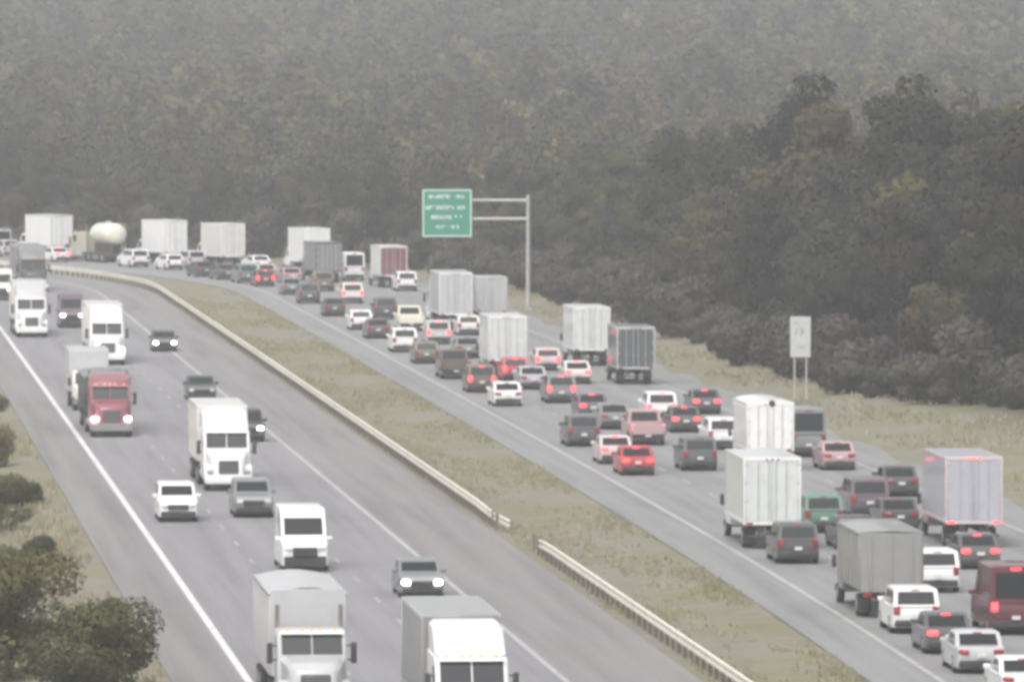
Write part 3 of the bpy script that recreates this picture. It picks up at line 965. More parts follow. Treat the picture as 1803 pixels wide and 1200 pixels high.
CATS = {'sedan': 'car', 'hatch': 'car', 'suv': 'car', 'minivan': 'minivan', 'pickup': 'pickup truck', 'van': 'van'}
NAMES = {'sedan': 'sedan_car', 'hatch': 'hatchback_car', 'suv': 'sport_utility_car', 'minivan': 'minivan', 'pickup': 'pickup_truck', 'van': 'cargo_van',
         'tanker': 'tanker_truck', 'dumptruck': 'dump_truck', 'semi_day': 'dump_trailer_truck', 'semi_low': 'dump_trailer_truck'}
def put(kname, x, y, rz, col, label, group, head=False, tail=False, cargo=None, trim=None, fairing=None, bumper=None, visor=None, tarp=None, door=None):
    L, P, W = kit(kname)
    nm = NAMES.get(kname) or ('semi_truck' if kname.startswith('semi') else 'box_truck')
    root = empty(nm, (x, y, 0), rz)
    tag(root, label, CATS.get(kname, 'truck'), group)
    pm = PAINTS[col]
    mats = {'paint': pm, 'head': M['head_on' if head else 'head_off'], 'tail': M['tail_on' if tail else 'tail_off'],
            'cargo': PAINTS[cargo or 'white'], 'trim': PAINTS[trim] if trim else M['alu'], 'fairing': PAINTS[fairing] if fairing else pm,
            'bumper': PAINTS[bumper] if bumper else M['chrome'], 'visor': PAINTS[visor] if visor else pm, 'tarp': PAINTS[tarp or 'grey'], 'door': PAINTS[door or cargo or 'white']}
    for name, me, key, loc, subs in P:
        o = obj(name, me, mats.get(key) or M[key], root, loc)
        for sn, sm, sk, sl in subs:
            obj(sn, sm, mats.get(sk) or M[sk], o, sl)
    return root

# ------------------------------------------------------------------ traffic
ONCOMING = {'A': -14.45, 'B': -10.75, 'C': -7.05}
PLACED = []
def place(road, lane, px, kname, col, label, **kw):
    if road == 'on':
        P = offset(REF, ONCOMING[lane] if isinstance(lane, str) else lane)
    else:
        P = offset(RRL, 1.75 + 3.66 * (lane - 1))
    T = tangents(P)
    X, _ = project(P[:, 0], P[:, 1])
    k = int(np.argmin(np.abs(X - px)))
    L = kit(kname)[0]
    c = min(len(P) - 1, k + int(round(L / 2)))
    frac = L / 2 - int(round(L / 2))
    d = Vector((P[c][0] - P[k][0], P[c][1] - P[k][1])).normalized()
    pos = Vector(P[k]) + d * (L / 2)
    ang = math.atan2(d.y, d.x) - math.pi / 2
    if road == 'on':
        ang += math.pi
    PLACED.append((road, lane, k, k + L, label, kit(kname)[2]))
    put(kname, pos.x, pos.y, ang, col, label, 'oncoming traffic' if road == 'on' else 'stopped traffic in the jam', **kw)

on = lambda *a, **k: place('on', *a, **k)
jam = lambda *a, **k: place('jam', *a, **k)

# towards the camera, near to far
on('B', 842, 'semi_short', 'white', 'big white truck with blank square roof fairing cut off by the bottom edge', cargo='steelgrey', trim='silver', fairing='white')
on(-15.0, 557, 'semi_day', 'palegrey', 'pale grey tipper truck with covered trailer at the bottom edge beside the white edge line', cargo='palegrey', visor='white', tarp='palegrey')
on('C', 745, 'sedan', 'grey', 'low grey car with two bright headlights just ahead of the big white truck', head=True)
on('B', 537, 'van', 'white', 'tall white van with dark bumper in the middle lane')
on('A', 315, 'suv', 'white', 'small white car nearest to the white edge line')
on('B', 447, 'suv', 'grey', 'dull grey car between the white van and the white truck')
on('B', 403, 'semi_short', 'white', 'white truck with tall white fairing in the middle of the oncoming lanes', cargo='offwhite', fairing='white', bumper='white')
on('C', 438, 'suv', 'black', 'black car half hidden behind the white truck with the tall fairing', head=True)
on('C', 355, 'sedan', 'darkgreen', 'dark green car whose roof shows above the white truck')
on('A', 197, 'semi_low', 'truckred', 'dull red truck with lit headlights near the white edge line', head=True, cargo='slate', fairing='truckred', tarp='slate')
on('A', 160, 'boxtruck', 'offwhite', 'off-white box truck right behind the dull red truck', cargo='palegrey')
on('B', 190, 'semi_short', 'white', 'white truck with bright square fairing and one lane from the white edge line', cargo='offwhite', fairing='white', bumper='white', head=True)
on(-5.75, 290, 'sedan', 'darkgrey', 'small dark car with lit headlights alone in the inner oncoming lane', head=True)
on('B', 127, 'van', 'mauve', 'dark purplish van with lit headlights behind the bright white truck', head=True)
on('A', 56, 'semi_short', 'white', 'white truck with black grille close to the left edge of the picture', cargo='offwhite', fairing='palegrey', bumper='white')
on('B', 62, 'semi_short', 'darkgrey', 'dark grey truck standing tall behind the white truck at the left edge', cargo='grey', fairing='grey', bumper='white')
on('A', 3, 'van', 'offwhite', 'off-white van cut off by the left edge of the picture', head=True)

# away from the camera: lane 1 is beside the median
jam(1, 1808, 'sedan', 'white', 'white car of which only a corner shows in the bottom right corner')
jam(1, 1728, 'sedan', 'palegrey', 'pale grey car behind the dark braking car at the bottom edge')
jam(1, 1672, 'sedan', 'slate', 'dark car with both brake lights lit near the bottom right corner', tail=True)
jam(1, 1612, 'suv', 'white', 'white car beside the median ahead of the dark braking car')
jam(1, 1567, 'dumptruck', 'grey', 'grey dump truck beside the median with a white cab mirror', cargo='steelgrey', tarp='steelgrey')
jam(1, 1405, 'suv', 'darkgrey', 'dark grey car right behind the large white box truck')
jam(1, 1361, 'boxtruck_tall', 'white', 'large white box truck beside the median, largest of the jam', cargo='coolwhite', trim='white')
jam(1, 1125, 'sedan', 'red', 'bright red car with a clear gap behind it', tail=True)
jam(1, 1085, 'sedan', 'pinkwhite', 'pinkish white car just ahead of the bright red car', tail=True)
jam(1, 1030, 'suv', 'slate', 'dark car at the median side just ahead of the pinkish white car')
jam(1, 894, 'sedan', 'white', 'white car alone beside the median edge line')
jam(1, 850, 'suv', 'brown', 'brownish car just ahead of the lone white car', tail=True)
jam(1, 803, 'pickup', 'brown', 'brown pickup truck beside the median')
jam(1, 752, 'hatch', 'olive', 'olive hatchback between the brown pickup and a white car')
jam(1, 713, 'suv', 'white', 'white car in front of the olive hatchback beside the median')
jam(1, 667, 'sedan', 'mauve', 'greyish purple car between two white cars beside the median')
jam(1, 637, 'hatch', 'white', 'white hatchback with dark rear window beside the bending median')
jam(1, 590, 'sedan', 'darkgrey', 'dark grey car ahead of the white hatchback')
jam(1, 545, 'suv', 'slate', 'slate coloured car where the median begins to bend')
jam(1, 515, 'sedan', 'teal', 'greyish teal car at the start of the far bend')
jam(1, 468, 'hatch', 'maroon', 'dark red hatchback with lit tail lights at the far bend', tail=True)
jam(1, 438, 'suv', 'teal', 'pale teal car ahead of the dark red hatchback')
jam(1, 403, 'sedan', 'darkgrey', 'dark grey car on the inside of the far bend below the white box trucks')
jam(1, 365, 'sedan', 'black', 'black car farthest along the inside of the far bend')
# lane 2
jam(2, 1790, 'van', 'maroon', 'dark maroon van cut off by the right edge', tail=True)
jam(2, 1655, 'suv', 'white', 'white car with dark rear window right of the grey dump truck')
jam(2, 1512, 'sedan', 'darkgrey', 'dark grey car behind the green car')
jam(2, 1450, 'suv', 'green', 'green car right of the large white box truck')
jam(2, 1233, 'suv', 'slate', 'dark slate car left of the large white box truck with open road behind it')
jam(2, 1140, 'pickup', 'rose', 'dusty pink pickup truck in the thick of the jam', tail=True)
jam(2, 1085, 'sedan', 'grey', 'grey car ahead of the dusty pink pickup')
jam(2, 1044, 'sedan', 'mauve', 'purplish car with glowing tail lights two ahead of the dusty pink pickup', tail=True)
jam(2, 988, 'suv', 'grey', 'grey car with pale roof rails level with the lone white car', tail=True)
jam(2, 940, 'sedan', 'lavender', 'lavender grey car diagonally ahead of the lone white car')
jam(2, 908, 'hatch', 'red', 'red hatchback braking right behind the white box truck near the sign', tail=True)
jam(2, 893, 'boxtruck_tall', 'white', 'white box truck with plain doors standing before the sign post', cargo='coolwhite', trim='white')
jam(2, 826, 'sedan', 'grey', 'grey car ahead of the box truck near the sign post')
jam(2, 772, 'suv', 'palegrey', 'pale car with a red tail light below the big white trailer', tail=True)
jam(2, 724, 'pickup', 'cream', 'cream pickup truck left of the big white trailer')
jam(2, 680, 'suv', 'darkgrey', 'dark grey car ahead of the cream pickup')
jam(2, 622, 'suv', 'offwhite', 'off-white car with red brake lights below the dark red truck door', tail=True)
jam(2, 572, 'suv', 'olive', 'olive car below the dark box truck')
jam(2, 518, 'sedan', 'rose', 'dusty pink car above the greyish teal car at the far bend')
jam(2, 474, 'sedan', 'beige', 'beige car on the far bend in the second lane')
jam(2, 312, 'hatch', 'white', 'small white hatchback before the middle white box truck of the far bend')
jam(2, 247, 'suv', 'white', 'white car before the tanker at the far bend')
jam(2, 114, 'sedan', 'white', 'white car with pinkish tail lights under the leftmost far box truck', tail=True)
# lane 3
jam(3, 1727, 'sedan', 'slate', 'dark car with two red brake lights right behind the lavender box truck', tail=True)
jam(3, 1588, 'sedan', 'darkgrey', 'dark grey car in front of the grey dump truck in the third lane')
jam(3, 1530, 'minivan', 'mauve', 'dark purple minivan right of the green car')
jam(3, 1358, 'boxtruck_cap', 'white', 'white truck with rounded top and black vent ahead of the large white box truck', cargo='white', trim='white')
jam(3, 1275, 'suv', 'white', 'white car left of the white truck with the rounded top')
jam(3, 1208, 'sedan', 'slate', 'dark car with orange-red lights right of the dusty pink pickup', tail=True)
jam(3, 1165, 'suv', 'white', 'white car with strong red brake lights behind the dark box truck', tail=True)
jam(3, 1018, 'sedan', 'offwhite', 'off-white car in front of the two tall trucks', tail=True)
jam(3, 966, 'hatch', 'pinkwhite', 'pinkish hatchback between the two white box trucks', tail=True)
jam(3, 826, 'hatch', 'offwhite', 'off-white hatchback right below the big white trailer')
jam(3, 803, 'semi_bend', 'white', 'big white trailer truck standing below the green sign', cargo='palegrey', trim='white')
jam(3, 580, 'boxtruck_mid', 'darkgrey', 'dark grey box truck in the far part of the jam', cargo='grey', trim='darkgrey')
jam(3, 345, 'suv', 'palegrey', 'pale grey car between the two right box trucks of the far bend')
jam(3, 205, 'tanker', 'beige', 'cream tanker truck with round tank at the far bend', cargo='cream')
jam(3, 150, 'suv', 'grey', 'grey car between the tanker and the leftmost far box truck')
jam(3, 22, 'suv', 'palegrey', 'pale grey car at the left edge beyond the bend')
# lane 4
jam(3.45, 1712, 'boxtruck_tall', 'rose', 'box truck with lavender grey doors and pinkish side at the right edge', cargo='lavender', trim='pinkwhite', tail=True)
jam(4, 1590, 'sedan', 'darkgrey', 'dark grey car left of the lavender box truck')
jam(4, 1480, 'sedan', 'rose', 'dull rose car by the grass, right of the white truck with the rounded top')
jam(4, 1425, 'van', 'grey', 'grey van with dark rear window beside the grass verge')
jam(4, 1246, 'sedan', 'slate', 'dark car with orange tail light beside the grass, left of the rounded white truck', tail=True)
jam(4, 1120, 'boxtruck_mid', 'slate', 'dark slate box truck beside the grass verge', cargo='slate', trim='palegrey')
jam(4, 1041, 'boxtruck_tall', 'white', 'tall white box truck left of the dark slate one', cargo='coolwhite', trim='white')
jam(4, 865, 'boxtruck_mid', 'palegrey', 'pale grey box truck half hidden to the right of the big white trailer', cargo='palegrey', trim='palegrey')
jam(4, 718, 'suv', 'white', 'white car with dark rear window right of the dark red truck door')
jam(4, 692, 'boxtruck_mid', 'white', 'white box truck with dark red rear doors', cargo='white', door='maroon2', trim='offwhite')
jam(4, 626, 'van', 'white', 'white van left of the truck with dark red doors')
jam(4.5, 560, 'boxtruck_bend', 'white', 'white box truck left of the dark grey box truck', cargo='white', trim='white')
jam(4, 467, 'sedan', 'white', 'small white car right of the far white box trucks by the wood')
jam(4, 408, 'boxtruck_bend', 'white', 'rightmost white box truck of the three at the far bend', cargo='offwhite', trim='white')
jam(4, 309, 'boxtruck_bend', 'white', 'middle white box truck at the far bend, right of the tanker', cargo='white', trim='white')
jam(4, 111, 'boxtruck_bend', 'white', 'leftmost white box truck at the far bend with grey rear doors', cargo='white', trim='palegrey')
jam(4, 6, 'van', 'palegrey', 'pale grey van cut off by the left edge beyond the far bend')

for i in range(len(PLACED)):
    for j in range(i):
        a, b = PLACED[i], PLACED[j]
        if a[0] != b[0]:
            continue
        la = a[1] if not isinstance(a[1], str) else ONCOMING[a[1]]
        lb = b[1] if not isinstance(b[1], str) else ONCOMING[b[1]]
        sep = abs(la - lb) * (3.66 if a[0] == 'jam' else 1)
        if sep < (a[5] + b[5]) / 2 and a[2] < b[3] + .4 and b[2] < a[3] + .4:
            print('OVERLAP', a[2:5], b[2:5])

# ------------------------------------------------------------------ road signs
M['signgreen'] = simple('sign_green', (0.035, 0.25, 0.17), 0.45, dirt=0.12)
M['signwhite'] = simple('sign_white', (0.72, 0.74, 0.72), 0.5, dirt=0.12)
M['signgrey'] = simple('sign_face_grey', (0.50, 0.51, 0.49), 0.55, dirt=0.2)
M['signdark'] = simple('sign_dark_print', (0.30, 0.30, 0.295), 0.6)

def glyph_row(mb, xc, zc, width, hgt, y, n, rnd):
    """a row of worn, unreadable letter strokes"""
    x = xc - width / 2
    step = width / n
    for k in range(n):
        if rnd.random() < .12:
            x += step
            continue
        w = step * rnd.uniform(.5, .75)
        t = max(.04, hgt * .2)
        if rnd.random() < .5:
            mb.box(x, x + t, y - .012, y, zc - hgt / 2, zc + hgt / 2)
        mb.box(x, x + w, y - .0125, y, zc + (hgt / 2 - t) * rnd.choice((1, 0, -1)) - t / 2 * 0, zc + (hgt / 2 - t) * rnd.choice((1, 1, 0)) + t)
        x += step
    return mb

def guide_sign():
    rnd = random.Random(3)
    yy = 658.0
    bx = .00203 * yy
    gz_ = float(ground_z(np.array([bx]), np.array([yy]))[0][0])
    root = empty('highway_sign', (bx, yy, gz_ - .1))
    tag(root, 'green overhead direction sign with pale lettering on a grey cantilever pole', 'road sign')
    obj('pole', MB().tube([(0, 0, -.8), (0, 0, 9.6)], [.21, .15], 16).mesh('pole', 50), M['steel'], root)
    obj('base_plate', MB().box(-.4, .4, -.4, .4, -.3, .18, .04).mesh('base_plate'), M['signgrey'], root)
    for z in (9.15, 7.62):
        obj('arm', MB().tube([(0.05, 0, z), (-4.4, 0, z), (-8.75, 0, z)], [.13, .12, .10], 12).mesh('arm', 50), M['steel'], root)
    x0, x1, z0, z1 = -8.78, -4.62, 6.1, 10.1
    for xs in (-8.1, -6.7, -5.3):
        obj('bracket', MB().box(xs - .05, xs + .05, -.16, -.10, z0 + .2, z1 - .2).mesh('bracket', 0), M['steel'], root)
    y = -.24
    pan = obj('sign_panel', MB().box(x0, x1, y, y + .06, z0, z1, .02).mesh('sign_panel'), M['signgreen'], root)
    e, t = .07, .09
    br = MB().box(x0 + e, x1 - e, y - .012, y + .01, z1 - e - t, z1 - e).box(x0 + e, x1 - e, y - .012, y + .01, z0 + e, z0 + e + t)
    br.box(x0 + e, x0 + e + t, y - .012, y + .01, z0 + e + t, z1 - e - t).box(x1 - e - t, x1 - e, y - .012, y + .01, z0 + e + t, z1 - e - t)
    obj('border', br.mesh('border', 0), M['signwhite'], pan)
    xc = (x0 + x1) / 2
    for zc, wd, hg, n in ((9.45, 3.0, .34, 13), (8.55, 3.5, .36, 16), (7.75, 2.6, .36, 12), (6.95, 2.1, .30, 10)):
        obj('lettering', glyph_row(MB(), xc, zc, wd, hg, y, n, rnd).mesh('lettering', 0), M['signwhite'], pan)
guide_sign()

def small_sign():
    rnd = random.Random(5)
    yy = 488.0
    bx = .0363 * yy
    gz_ = float(ground_z(np.array([bx]), np.array([yy]))[0][0])
    root = empty('roadside_sign', (bx, yy, gz_))
    tag(root, 'narrow upright pale grey sign on a post before the trees right of the jam', 'road sign')
    zs = 2.95 - gz_
    for sx in (-.36, .36):
        obj('post', MB().box(sx - .05, sx + .05, -.02, .06, -.8, zs + 2.3).mesh('post', 0), M['steel'], root)
    pan = obj('sign_panel', MB().box(-.63, .63, -.07, -.025, zs, zs + 2.5, .02).mesh('sign_panel'), M['signgrey'], root)
    mb = MB()
    glyph_row(mb, 0, zs + 2.12, .8, .2, -.07, 5, rnd)
    obj('lettering', mb.mesh('lettering', 0), M['signdark'], pan)
    mb = MB()
    glyph_row(mb, 0, zs + 1.55, .6, .42, -.07, 2, rnd)
    obj('lettering', mb.mesh('lettering', 0), M['signdark'], pan)
    mb = MB()
    glyph_row(mb, 0, zs + .62, .7, .22, -.07, 4, rnd)
    obj('lettering', mb.mesh('lettering', 0), M['signdark'], pan)
small_sign()

# ------------------------------------------------------------------ trees
def leaves(n, lobes, size, rng, droop=.25):
    """n leaf-clump quads scattered through the shells of ellipsoid lobes -> (verts, faces)"""
    w = np.array([l[3] * l[4] for l in lobes])
    which = rng.choice(len(lobes), n, p=w / w.sum())
    L = np.array(lobes)[which]
    d = rng.normal(size=(n, 3))
    d /= np.linalg.norm(d, axis=1)[:, None]
    rad = rng.uniform(.45, 1.06, n) ** .5
    c = L[:, :3] + d * rad[:, None] * np.stack([L[:, 3], L[:, 3], L[:, 4]], 1)
    nrm = d + rng.normal(size=(n, 3)) * .38
    nrm[:, 2] += droop
    nrm /= np.linalg.norm(nrm, axis=1)[:, None]
    a = np.cross(nrm, rng.normal(size=(n, 3)))
    a /= np.linalg.norm(a, axis=1)[:, None] + 1e-9
    b = np.cross(nrm, a)
    s = size * rng.uniform(.55, 1.3, n)[:, None]
    t = s * rng.uniform(.5, .9, n)[:, None]
    bend = nrm * s * .25
    V = np.stack([c - a * s - bend, c - b * t, c + a * s - bend, c + b * t], 1).reshape(-1, 3)
    F = np.arange(4 * n).reshape(-1, 4)
    ctr = np.array(lobes)[:, :3].mean(0)
    out = (c - ctr) / (np.linalg.norm(c - ctr, axis=1)[:, None] + 1e-6)
    N = out * .7 + d * .8 + nrm * .5
    N /= np.linalg.norm(N, axis=1)[:, None]
    return V, F, np.repeat(N, 4, axis=0)

def quads_mesh(name, V, F, N=None, tint=None):
    me = bpy.data.meshes.new(name)
    me.vertices.add(len(V))
    me.vertices.foreach_set('co', V.astype(np.float32).ravel())
    me.loops.add(F.size)
    me.loops.foreach_set('vertex_index', F.astype(np.int32).ravel())
    me.polygons.add(len(F))
    me.polygons.foreach_set('loop_start', (np.arange(len(F)) * 4).astype(np.int32))
    me.update(calc_edges=True)
    if N is not None:
        me.normals_split_custom_set_from_vertices(N.astype(np.float32))
    at = me.attributes.new('tint', 'FLOAT_COLOR', 'POINT')
    tv = np.ones((len(V), 4), np.float32)
    if tint is not None:
        tv[:, :3] = tint
    at.data.foreach_set('color', tv.ravel())
    return me

def crown_lobes(h, r, rng, n=14, low=.28):
    lob = [(0, 0, h * .62, r * .62, h * .27)]
    for k in range(n):
        a = rng.uniform(0, 2 * math.pi)
        z = rng.uniform(low, .92)
        prof = math.sin(math.pi * min(1, max(.08, (z - low + .12) / (1.10 - low)))) ** .7
        q = r * prof * rng.uniform(.45, .85)
        rr = r * rng.uniform(.24, .42)
        lob.append((q * math.cos(a), q * math.sin(a), z * h, rr, rr * rng.uniform(.7, 1.0)))
    return lob

def trunk_mesh(h, r, lob, rng):
    mb = MB()
    pts = [(0, 0, -1.2), (rng.normal() * .1, rng.normal() * .1, h * .3), (rng.normal() * .25, rng.normal() * .25, h * .6), (rng.normal() * .3, rng.normal() * .3, h * .88)]
    mb.tube(pts, [h * .018 + .06, h * .013 + .05, h * .008 + .03, .02], 8)
    for l in lob[1:9]:
        z0 = max(h * .2, l[2] * .6)
        k = min(1, z0 / (h * .6))
        s = (pts[1][0] * k, pts[1][1] * k, z0)
        mid = (l[0] * .5, l[1] * .5, z0 + (l[2] - z0) * .6)
        mb.tube([s, mid, (l[0], l[1], l[2])], [h * .006 + .03, h * .004 + .02, .012], 6)
    return mb.mesh('trunk', 60)

TREES = []
TINTS = [(.95, .97, 1.0), (1.25, 1.2, .85), (.68, .72, .70), (1.0, 1.0, 1.05), (.85, .95, .8), (.6, .62, .62), (1.15, 1.05, .8), (.9, .92, .95)]
for k in range(8):
    rng = np.random.default_rng(100 + k)
    h = [13, 15, 17, 14, 11, 18, 12, 16][k]
    r = [4.2, 4.6, 4.4, 5.0, 3.6, 4.8, 4.4, 3.9][k]
    lob = crown_lobes(h, r, rng, 16, .2)
    Vv, Ff, Nn = leaves(5600, lob, .25, rng)
    TREES.append((quads_mesh('crown', Vv, Ff, Nn, TINTS[k]), trunk_mesh(h, r, lob, rng), h, r))
SHRUBS = []
for k in range(4):
    rng = np.random.default_rng(200 + k)
    h, r = [4.2, 3.4, 5.2, 3.0][k], [2.8, 2.4, 3.0, 2.2][k]
    lob = [(q * math.cos(a), q * math.sin(a), z, rr, rr * .85) for q, a, z, rr in ((rng.uniform(0, r * .65), rng.uniform(0, 6.28), rng.uniform(.18, .8) * h, r * rng.uniform(.3, .45)) for _ in range(14))]
    Vv, Ff, Nn = leaves(3200, lob, .17, rng)
    SHRUBS.append((quads_mesh('foliage', Vv, Ff, Nn), trunk_mesh(h * .9, r, lob, rng), h, r))

BUSHES = []
for k in range(4):
    rng = np.random.default_rng(300 + k)
    h, r = [4.2, 3.4, 5.2, 3.0][k], [2.8, 2.4, 3.0, 2.2][k]
    lob = [(q * math.cos(a), q * math.sin(a), z, rr, rr * .85) for q, a, z, rr in ((rng.uniform(0, r * .7), rng.uniform(0, 6.28), rng.uniform(.15, .8) * h, r * rng.uniform(.22, .42)) for _ in range(22))]
    Vv, Ff, Nn = leaves(13000, lob, .085, rng)
    BUSHES.append((quads_mesh('foliage', Vv, Ff, Nn), trunk_mesh(h * .9, r, lob, rng), h, r))

def gz1(x, y):
    return float(ground_z(np.array([x]), np.array([y]))[0][0])

def wood_edge(y):
    return 24.8 + 6.0 * max(0, min(1, (500 - y) / 45))

KINDW = ['grey-green', 'olive', 'dark green', 'tall grey-green', 'small dull green', 'tall dark', 'broad olive', 'slender grey-green']
def zone(px, y):
    if px > 1560: return 'at the right edge above brown grass'
    if px > 1330: return 'behind the narrow pale sign'
    if px > 1130: return 'right of the dark slate box truck'
    if px > 900: return 'right of the green sign'
    if px > 600: return 'around the green sign'
    return 'behind the far bend'

def tree(k, x, y, sc, rz, label):
    cr, tr, h, r = TREES[k]
    root = empty('broadleaf_tree', (x, y, gz1(x, y)), rz)
    tag(root, label, 'tree', 'trees at the front of the wood')
    root.scale = (sc, sc, sc * random.uniform(.92, 1.1))
    obj('crown', cr, M['leaf'], root)
    obj('trunk', tr, M['bark'], root)
def shrub(k, x, y, sc, rz, label, mat='shrub'):
    cr, tr, h, r = (BUSHES if mat == 'bush' else SHRUBS)[k]
    root = empty('shrub', (x, y, gz1(x, y) - .1), rz)
    tag(root, label, 'shrub', 'roadside shrubs')
    root.scale = (sc * 1.1, sc * 1.1, sc)
    obj('foliage', cr, M[mat], root)
    obj('stem', tr, M['bark'], root)

# front rows, following the edge of the wood
TR = random.Random(42)
ORD = ['leftmost', 'second', 'third', 'fourth', 'fifth', 'sixth', 'seventh', 'eighth', 'ninth', 'tenth', 'eleventh', 'twelfth', 'thirteenth', 'fourteenth', 'fifteenth', 'sixteenth', 'seventeenth', 'eighteenth', 'nineteenth', 'twentieth']
def numbered(items, noun):
    """items: (px, kind word, zone, builder); each label gets its count from the left where several are alike"""
    fam = {}
    for it in items:
        fam.setdefault((it[1], it[2]), []).append(it)
    for (kw_, zn), lst in fam.items():
        lst.sort(key=lambda t: t[0])
        for i, it in enumerate(lst):
            if len(lst) == 1:
                lab = '%s %s %s' % (kw_, noun, zn)
            else:
                lab = '%s%s of %s %ss %s' % (ORD[min(i, 19)], '' if i == 0 else ' from left', kw_, noun, zn)
            it[3](lab)
items = []
EDGE = RRL
for row, (dd, stp) in enumerate(((3.0, 8.5), (9.0, 9.0), (15.5, 9.5))):
    s = idx_at_y(EDGE, 440)
    while s < 800:
        y0 = EDGE[s][1]
        d = wood_edge(y0) + dd + TR.uniform(-1.8, 1.8)
        T = tangents(EDGE)[s]
        x, y = EDGE[s][0] + T[1] * d, EDGE[s][1] - T[0] * d
        px, py = project(x, y)
        s += int(stp * TR.uniform(.8, 1.25))
        if px < -120 or px > 1990:
            continue
        k = TR.randrange(8)
        low = 1 - .42 * max(0, min(1, (y - 600) / 200))
        sc = TR.uniform(.78, 1.05) * (.74 if row == 0 else 1.0) * low
        rz = TR.uniform(0, 6.28)
        items.append((px, KINDW[k], zone(px, y), lambda lab, k=k, x=x, y=y, sc=sc, rz=rz: tree(k, x, y, sc, rz, lab)))
numbered(items, 'tree')
# shrubs along the foot of the wood
items = []
s = idx_at_y(EDGE, 452)
while s < 690:
    y0 = EDGE[s][1]
    d = wood_edge(y0) - 1.0 + TR.uniform(-1.3, 1.6)
    T = tangents(EDGE)[s]
    x, y = EDGE[s][0] + T[1] * d, EDGE[s][1] - T[0] * d
    px, py = project(x, y)
    s += int(5.2 * TR.uniform(.7, 1.5))
    if px > 1900:
        continue
    k, sc, rz = TR.randrange(4), TR.uniform(.6, 1.15), TR.uniform(0, 6.28)
    items.append((px, 'pale grey-brown', zone(px, y), lambda lab, k=k, x=x, y=y, sc=sc, rz=rz: shrub(k, x, y, sc, rz, lab)))
numbered(items, 'shrub')

# the wood behind, one mass
rng = np.random.default_rng(77)
FAR = [[], []]
for k in range(6):
    h, r = [12, 14, 15, 13, 14, 16][k], [3.8, 4.4, 4.2, 4.8, 4.0, 4.6][k]
    lob = crown_lobes(h, r, rng, 12, .25)
    FAR[0].append(leaves(520, lob, .46, rng, .3))
    FAR[1].append(leaves(210, lob, .78, rng, .3))
cand = []
for y0, y1, st in ((520, 960, 6.6), (960, 1350, 8.0), (1350, 2080, 10.5)):
    for y in np.arange(y0, y1, st):
        for x in np.arange(-.078 * y - 12, .082 * y + 14, st):
            cand.append((x + rng.uniform(-.42, .42) * st, y + rng.uniform(-.42, .42) * st))
cand = np.array(cand)
dr = lateral(RRL, cand[:, 0], cand[:, 1])
zc, _ = ground_z(cand[:, 0], cand[:, 1])
VV, NN, TT = [], [], []
for (x, y), d, z in zip(cand, dr, zc):
    if d < wood_edge(y) + 19.5:
        continue
    k = rng.integers(6)
    V0, _, N0 = FAR[0 if y < 1000 else 1][k]
    a = rng.uniform(0, 6.28)
    low = 1 - .3 * max(0, min(1, (y - 600) / 200)) * max(0, min(1, (1150 - y) / 250))
    sc = rng.uniform(.62, 1.12) * low
    if y > 1350:
        sc *= 1.2
    ca, sa = math.cos(a), math.sin(a)
    VV.append(np.stack([(V0[:, 0] * ca - V0[:, 1] * sa) * sc + x, (V0[:, 0] * sa + V0[:, 1] * ca) * sc + y, V0[:, 2] * sc + z], 1))
    NN.append(np.stack([N0[:, 0] * ca - N0[:, 1] * sa, N0[:, 0] * sa + N0[:, 1] * ca, N0[:, 2]], 1))
    t = np.array(TINTS[rng.integers(8)]) * rng.uniform(.62, 1.45)
    TT.append(np.repeat(t[None, :], len(V0), 0))
print('wood trees', len(VV))
VV, NN, TT = np.concatenate(VV), np.concatenate(NN), np.concatenate(TT)
wood = obj('distant_wood', quads_mesh('distant_wood', VV, np.arange(len(VV)).reshape(-1, 4), NN, TT), M['leaf'])
tag(wood, 'hazy grey-green wood covering the land behind the motorway', 'wood', kind='stuff')
print('wood quads', len(VV) // 4)

# bank on the left: bushes seen from above
for i, (px, py, k, sc, what) in enumerate(((15, 1190, 2, 1.0, 'dark bush filling the bottom left corner'), (150, 1240, 0, .95, 'dark bush at the bottom edge on the left bank'),
        (20, 1060, 0, .62, 'olive bush on the left bank above the dark corner bush'), (70, 1010, 1, .5, 'low yellowish bush on the left bank beside the shoulder'),
        (-15, 940, 2, .62, 'yellow-green bush at the left edge halfway down'), (40, 900, 3, .55, 'small green bush on the left bank level with the small white car'),
        (-25, 830, 0, .62, 'dark green bush at the left edge level with the dull red truck'), (-40, 760, 1, .7, 'grey-green bush at the left edge above the other bushes'),
        (190, 1120, 3, .42, 'little bush between the shoulder and the dark corner bush'))):
    u = (px - CXP) / FPX
    v = (CYP - py) / FPX
    dz = -math.sin(PITCH) + v * math.cos(PITCH)
    t = -(CAMH + .5) / dz
    shrub(k, u * t, (math.cos(PITCH) + v * math.sin(PITCH)) * t, sc, i * 1.3, what, 'bush')

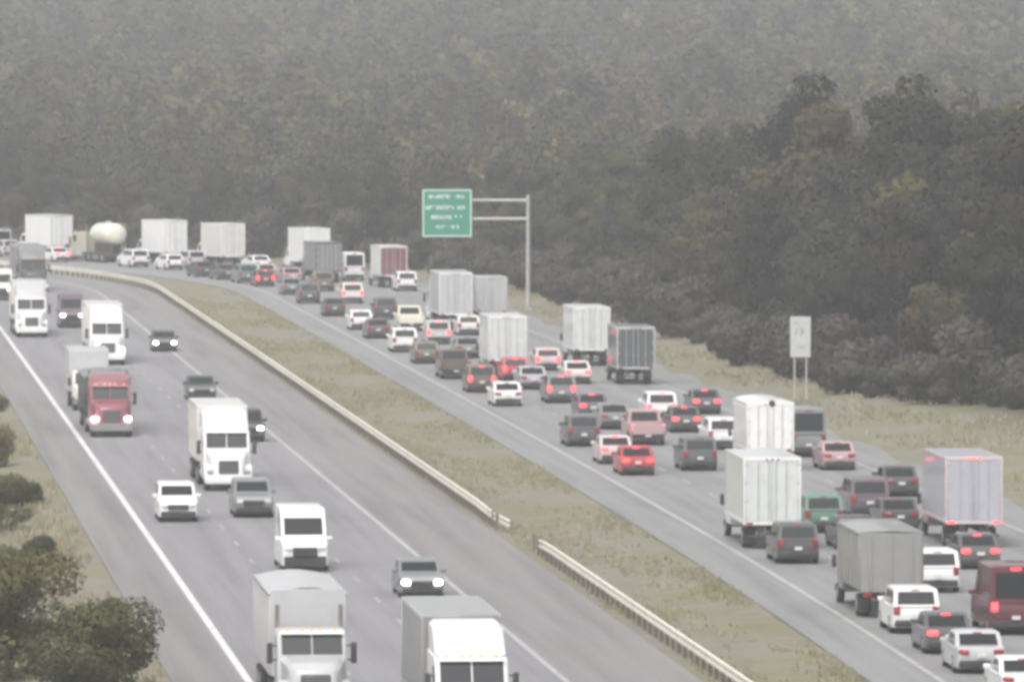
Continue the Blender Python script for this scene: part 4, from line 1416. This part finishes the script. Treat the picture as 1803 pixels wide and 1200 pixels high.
# rough grass on median, verge and bank
def tufts(name, label, pts, hgt, mat):
    rng = np.random.default_rng(len(name) + 5)
    dr_, dl_ = lateral(RRL, pts[:, 0], pts[:, 1]), lateral(REF, pts[:, 0], pts[:, 1])
    pts = pts[~(((dr_ > -2.65) & (dr_ < 18.0)) | ((dl_ > -19.2) & (dl_ < -0.1)))]
    n = len(pts)
    z, _ = ground_z(pts[:, 0], pts[:, 1])
    V = []
    for b in range(5):
        a = rng.uniform(0, 6.28, n)
        ln = rng.uniform(.5, 1.2, n) * hgt
        lean = rng.uniform(.15, .7, n) * ln
        wd = rng.uniform(.03, .07, n)
        ox, oy = rng.normal(0, .12, n), rng.normal(0, .12, n)
        bx_, by_ = pts[:, 0] + ox, pts[:, 1] + oy
        px_, py_ = -np.sin(a) * wd, np.cos(a) * wd
        tx, ty = np.cos(a) * lean, np.sin(a) * lean
        q = np.stack([np.stack([bx_ - px_, by_ - py_, z - .05], 1), np.stack([bx_ + px_, by_ + py_, z - .05], 1),
                      np.stack([bx_ + px_ * .4 + tx, by_ + py_ * .4 + ty, z + ln], 1), np.stack([bx_ - px_ * .4 + tx, by_ - py_ * .4 + ty, z + ln], 1)], 1)
        V.append(q.reshape(-1, 3))
    V = np.concatenate(V)
    o = obj(name, quads_mesh(name, V, np.arange(len(V)).reshape(-1, 4)), mat)
    tag(o, label, 'grass', kind='stuff')
rng = np.random.default_rng(9)
def band(P, d0, d1, i0, i1, n, patch):
    i = rng.integers(i0, i1, n)
    d = rng.uniform(d0, d1, n)
    T = tangents(P)[i]
    p = P[i] + np.stack([T[:, 1], -T[:, 0]], 1) * d[:, None] + rng.normal(0, .35, (n, 2))
    f = np.sin(p[:, 0] * .35 + 1.3) * np.sin(p[:, 1] * .11) + np.sin(p[:, 0] * .9 + p[:, 1] * .23) * .6 + rng.normal(0, .4, n)
    return p[f > patch]
tufts('median_grass', 'rough dry grass patches growing on the median', np.concatenate([band(RRL, -8.6, -2.7, 60, 560, 8000, .1), band(RRL, -3.3, -2.55, 60, 560, 3500, .1), band(REF, .5, 1.6, 60, 560, 2500, -.2)]), .17, M['weed'])
tufts('verge_grass', 'dry grass on the verge between the jam and the wood', band(RRL, 18.2, 31, 200, 620, 7000, .1), .26, M['weed'])
tufts('bank_grass', 'yellowish grass on the bank left of the shoulder', band(REF, -30, -19.6, 60, 320, 6000, -.2), .3, M['weed'])

# ------------------------------------------------------------------ hazy air
hm = bpy.data.materials.new('hazy_air')
hm.use_nodes = True
nt = hm.node_tree
nt.nodes.remove(nt.nodes['Principled BSDF'])
pv = nt.nodes.new('ShaderNodeVolumePrincipled')
pv.inputs['Color'].default_value = (0.955, 0.97, 1.0, 1)
pv.inputs['Density'].default_value = 0.00026
pv.inputs['Anisotropy'].default_value = 0.0
nt.links.new(pv.outputs[0], nt.nodes['Material Output'].inputs['Volume'])
hz = obj('haze', MB().box(-950, 950, -350, 2250, float(gz.min()) - 1.5, 75).mesh('haze', 0), hm)
tag(hz, 'thin pale haze hanging over the motorway and the wood', 'haze', kind='stuff')
print('ground max', gz.max(), 'wood top', VV[:, 2].max())
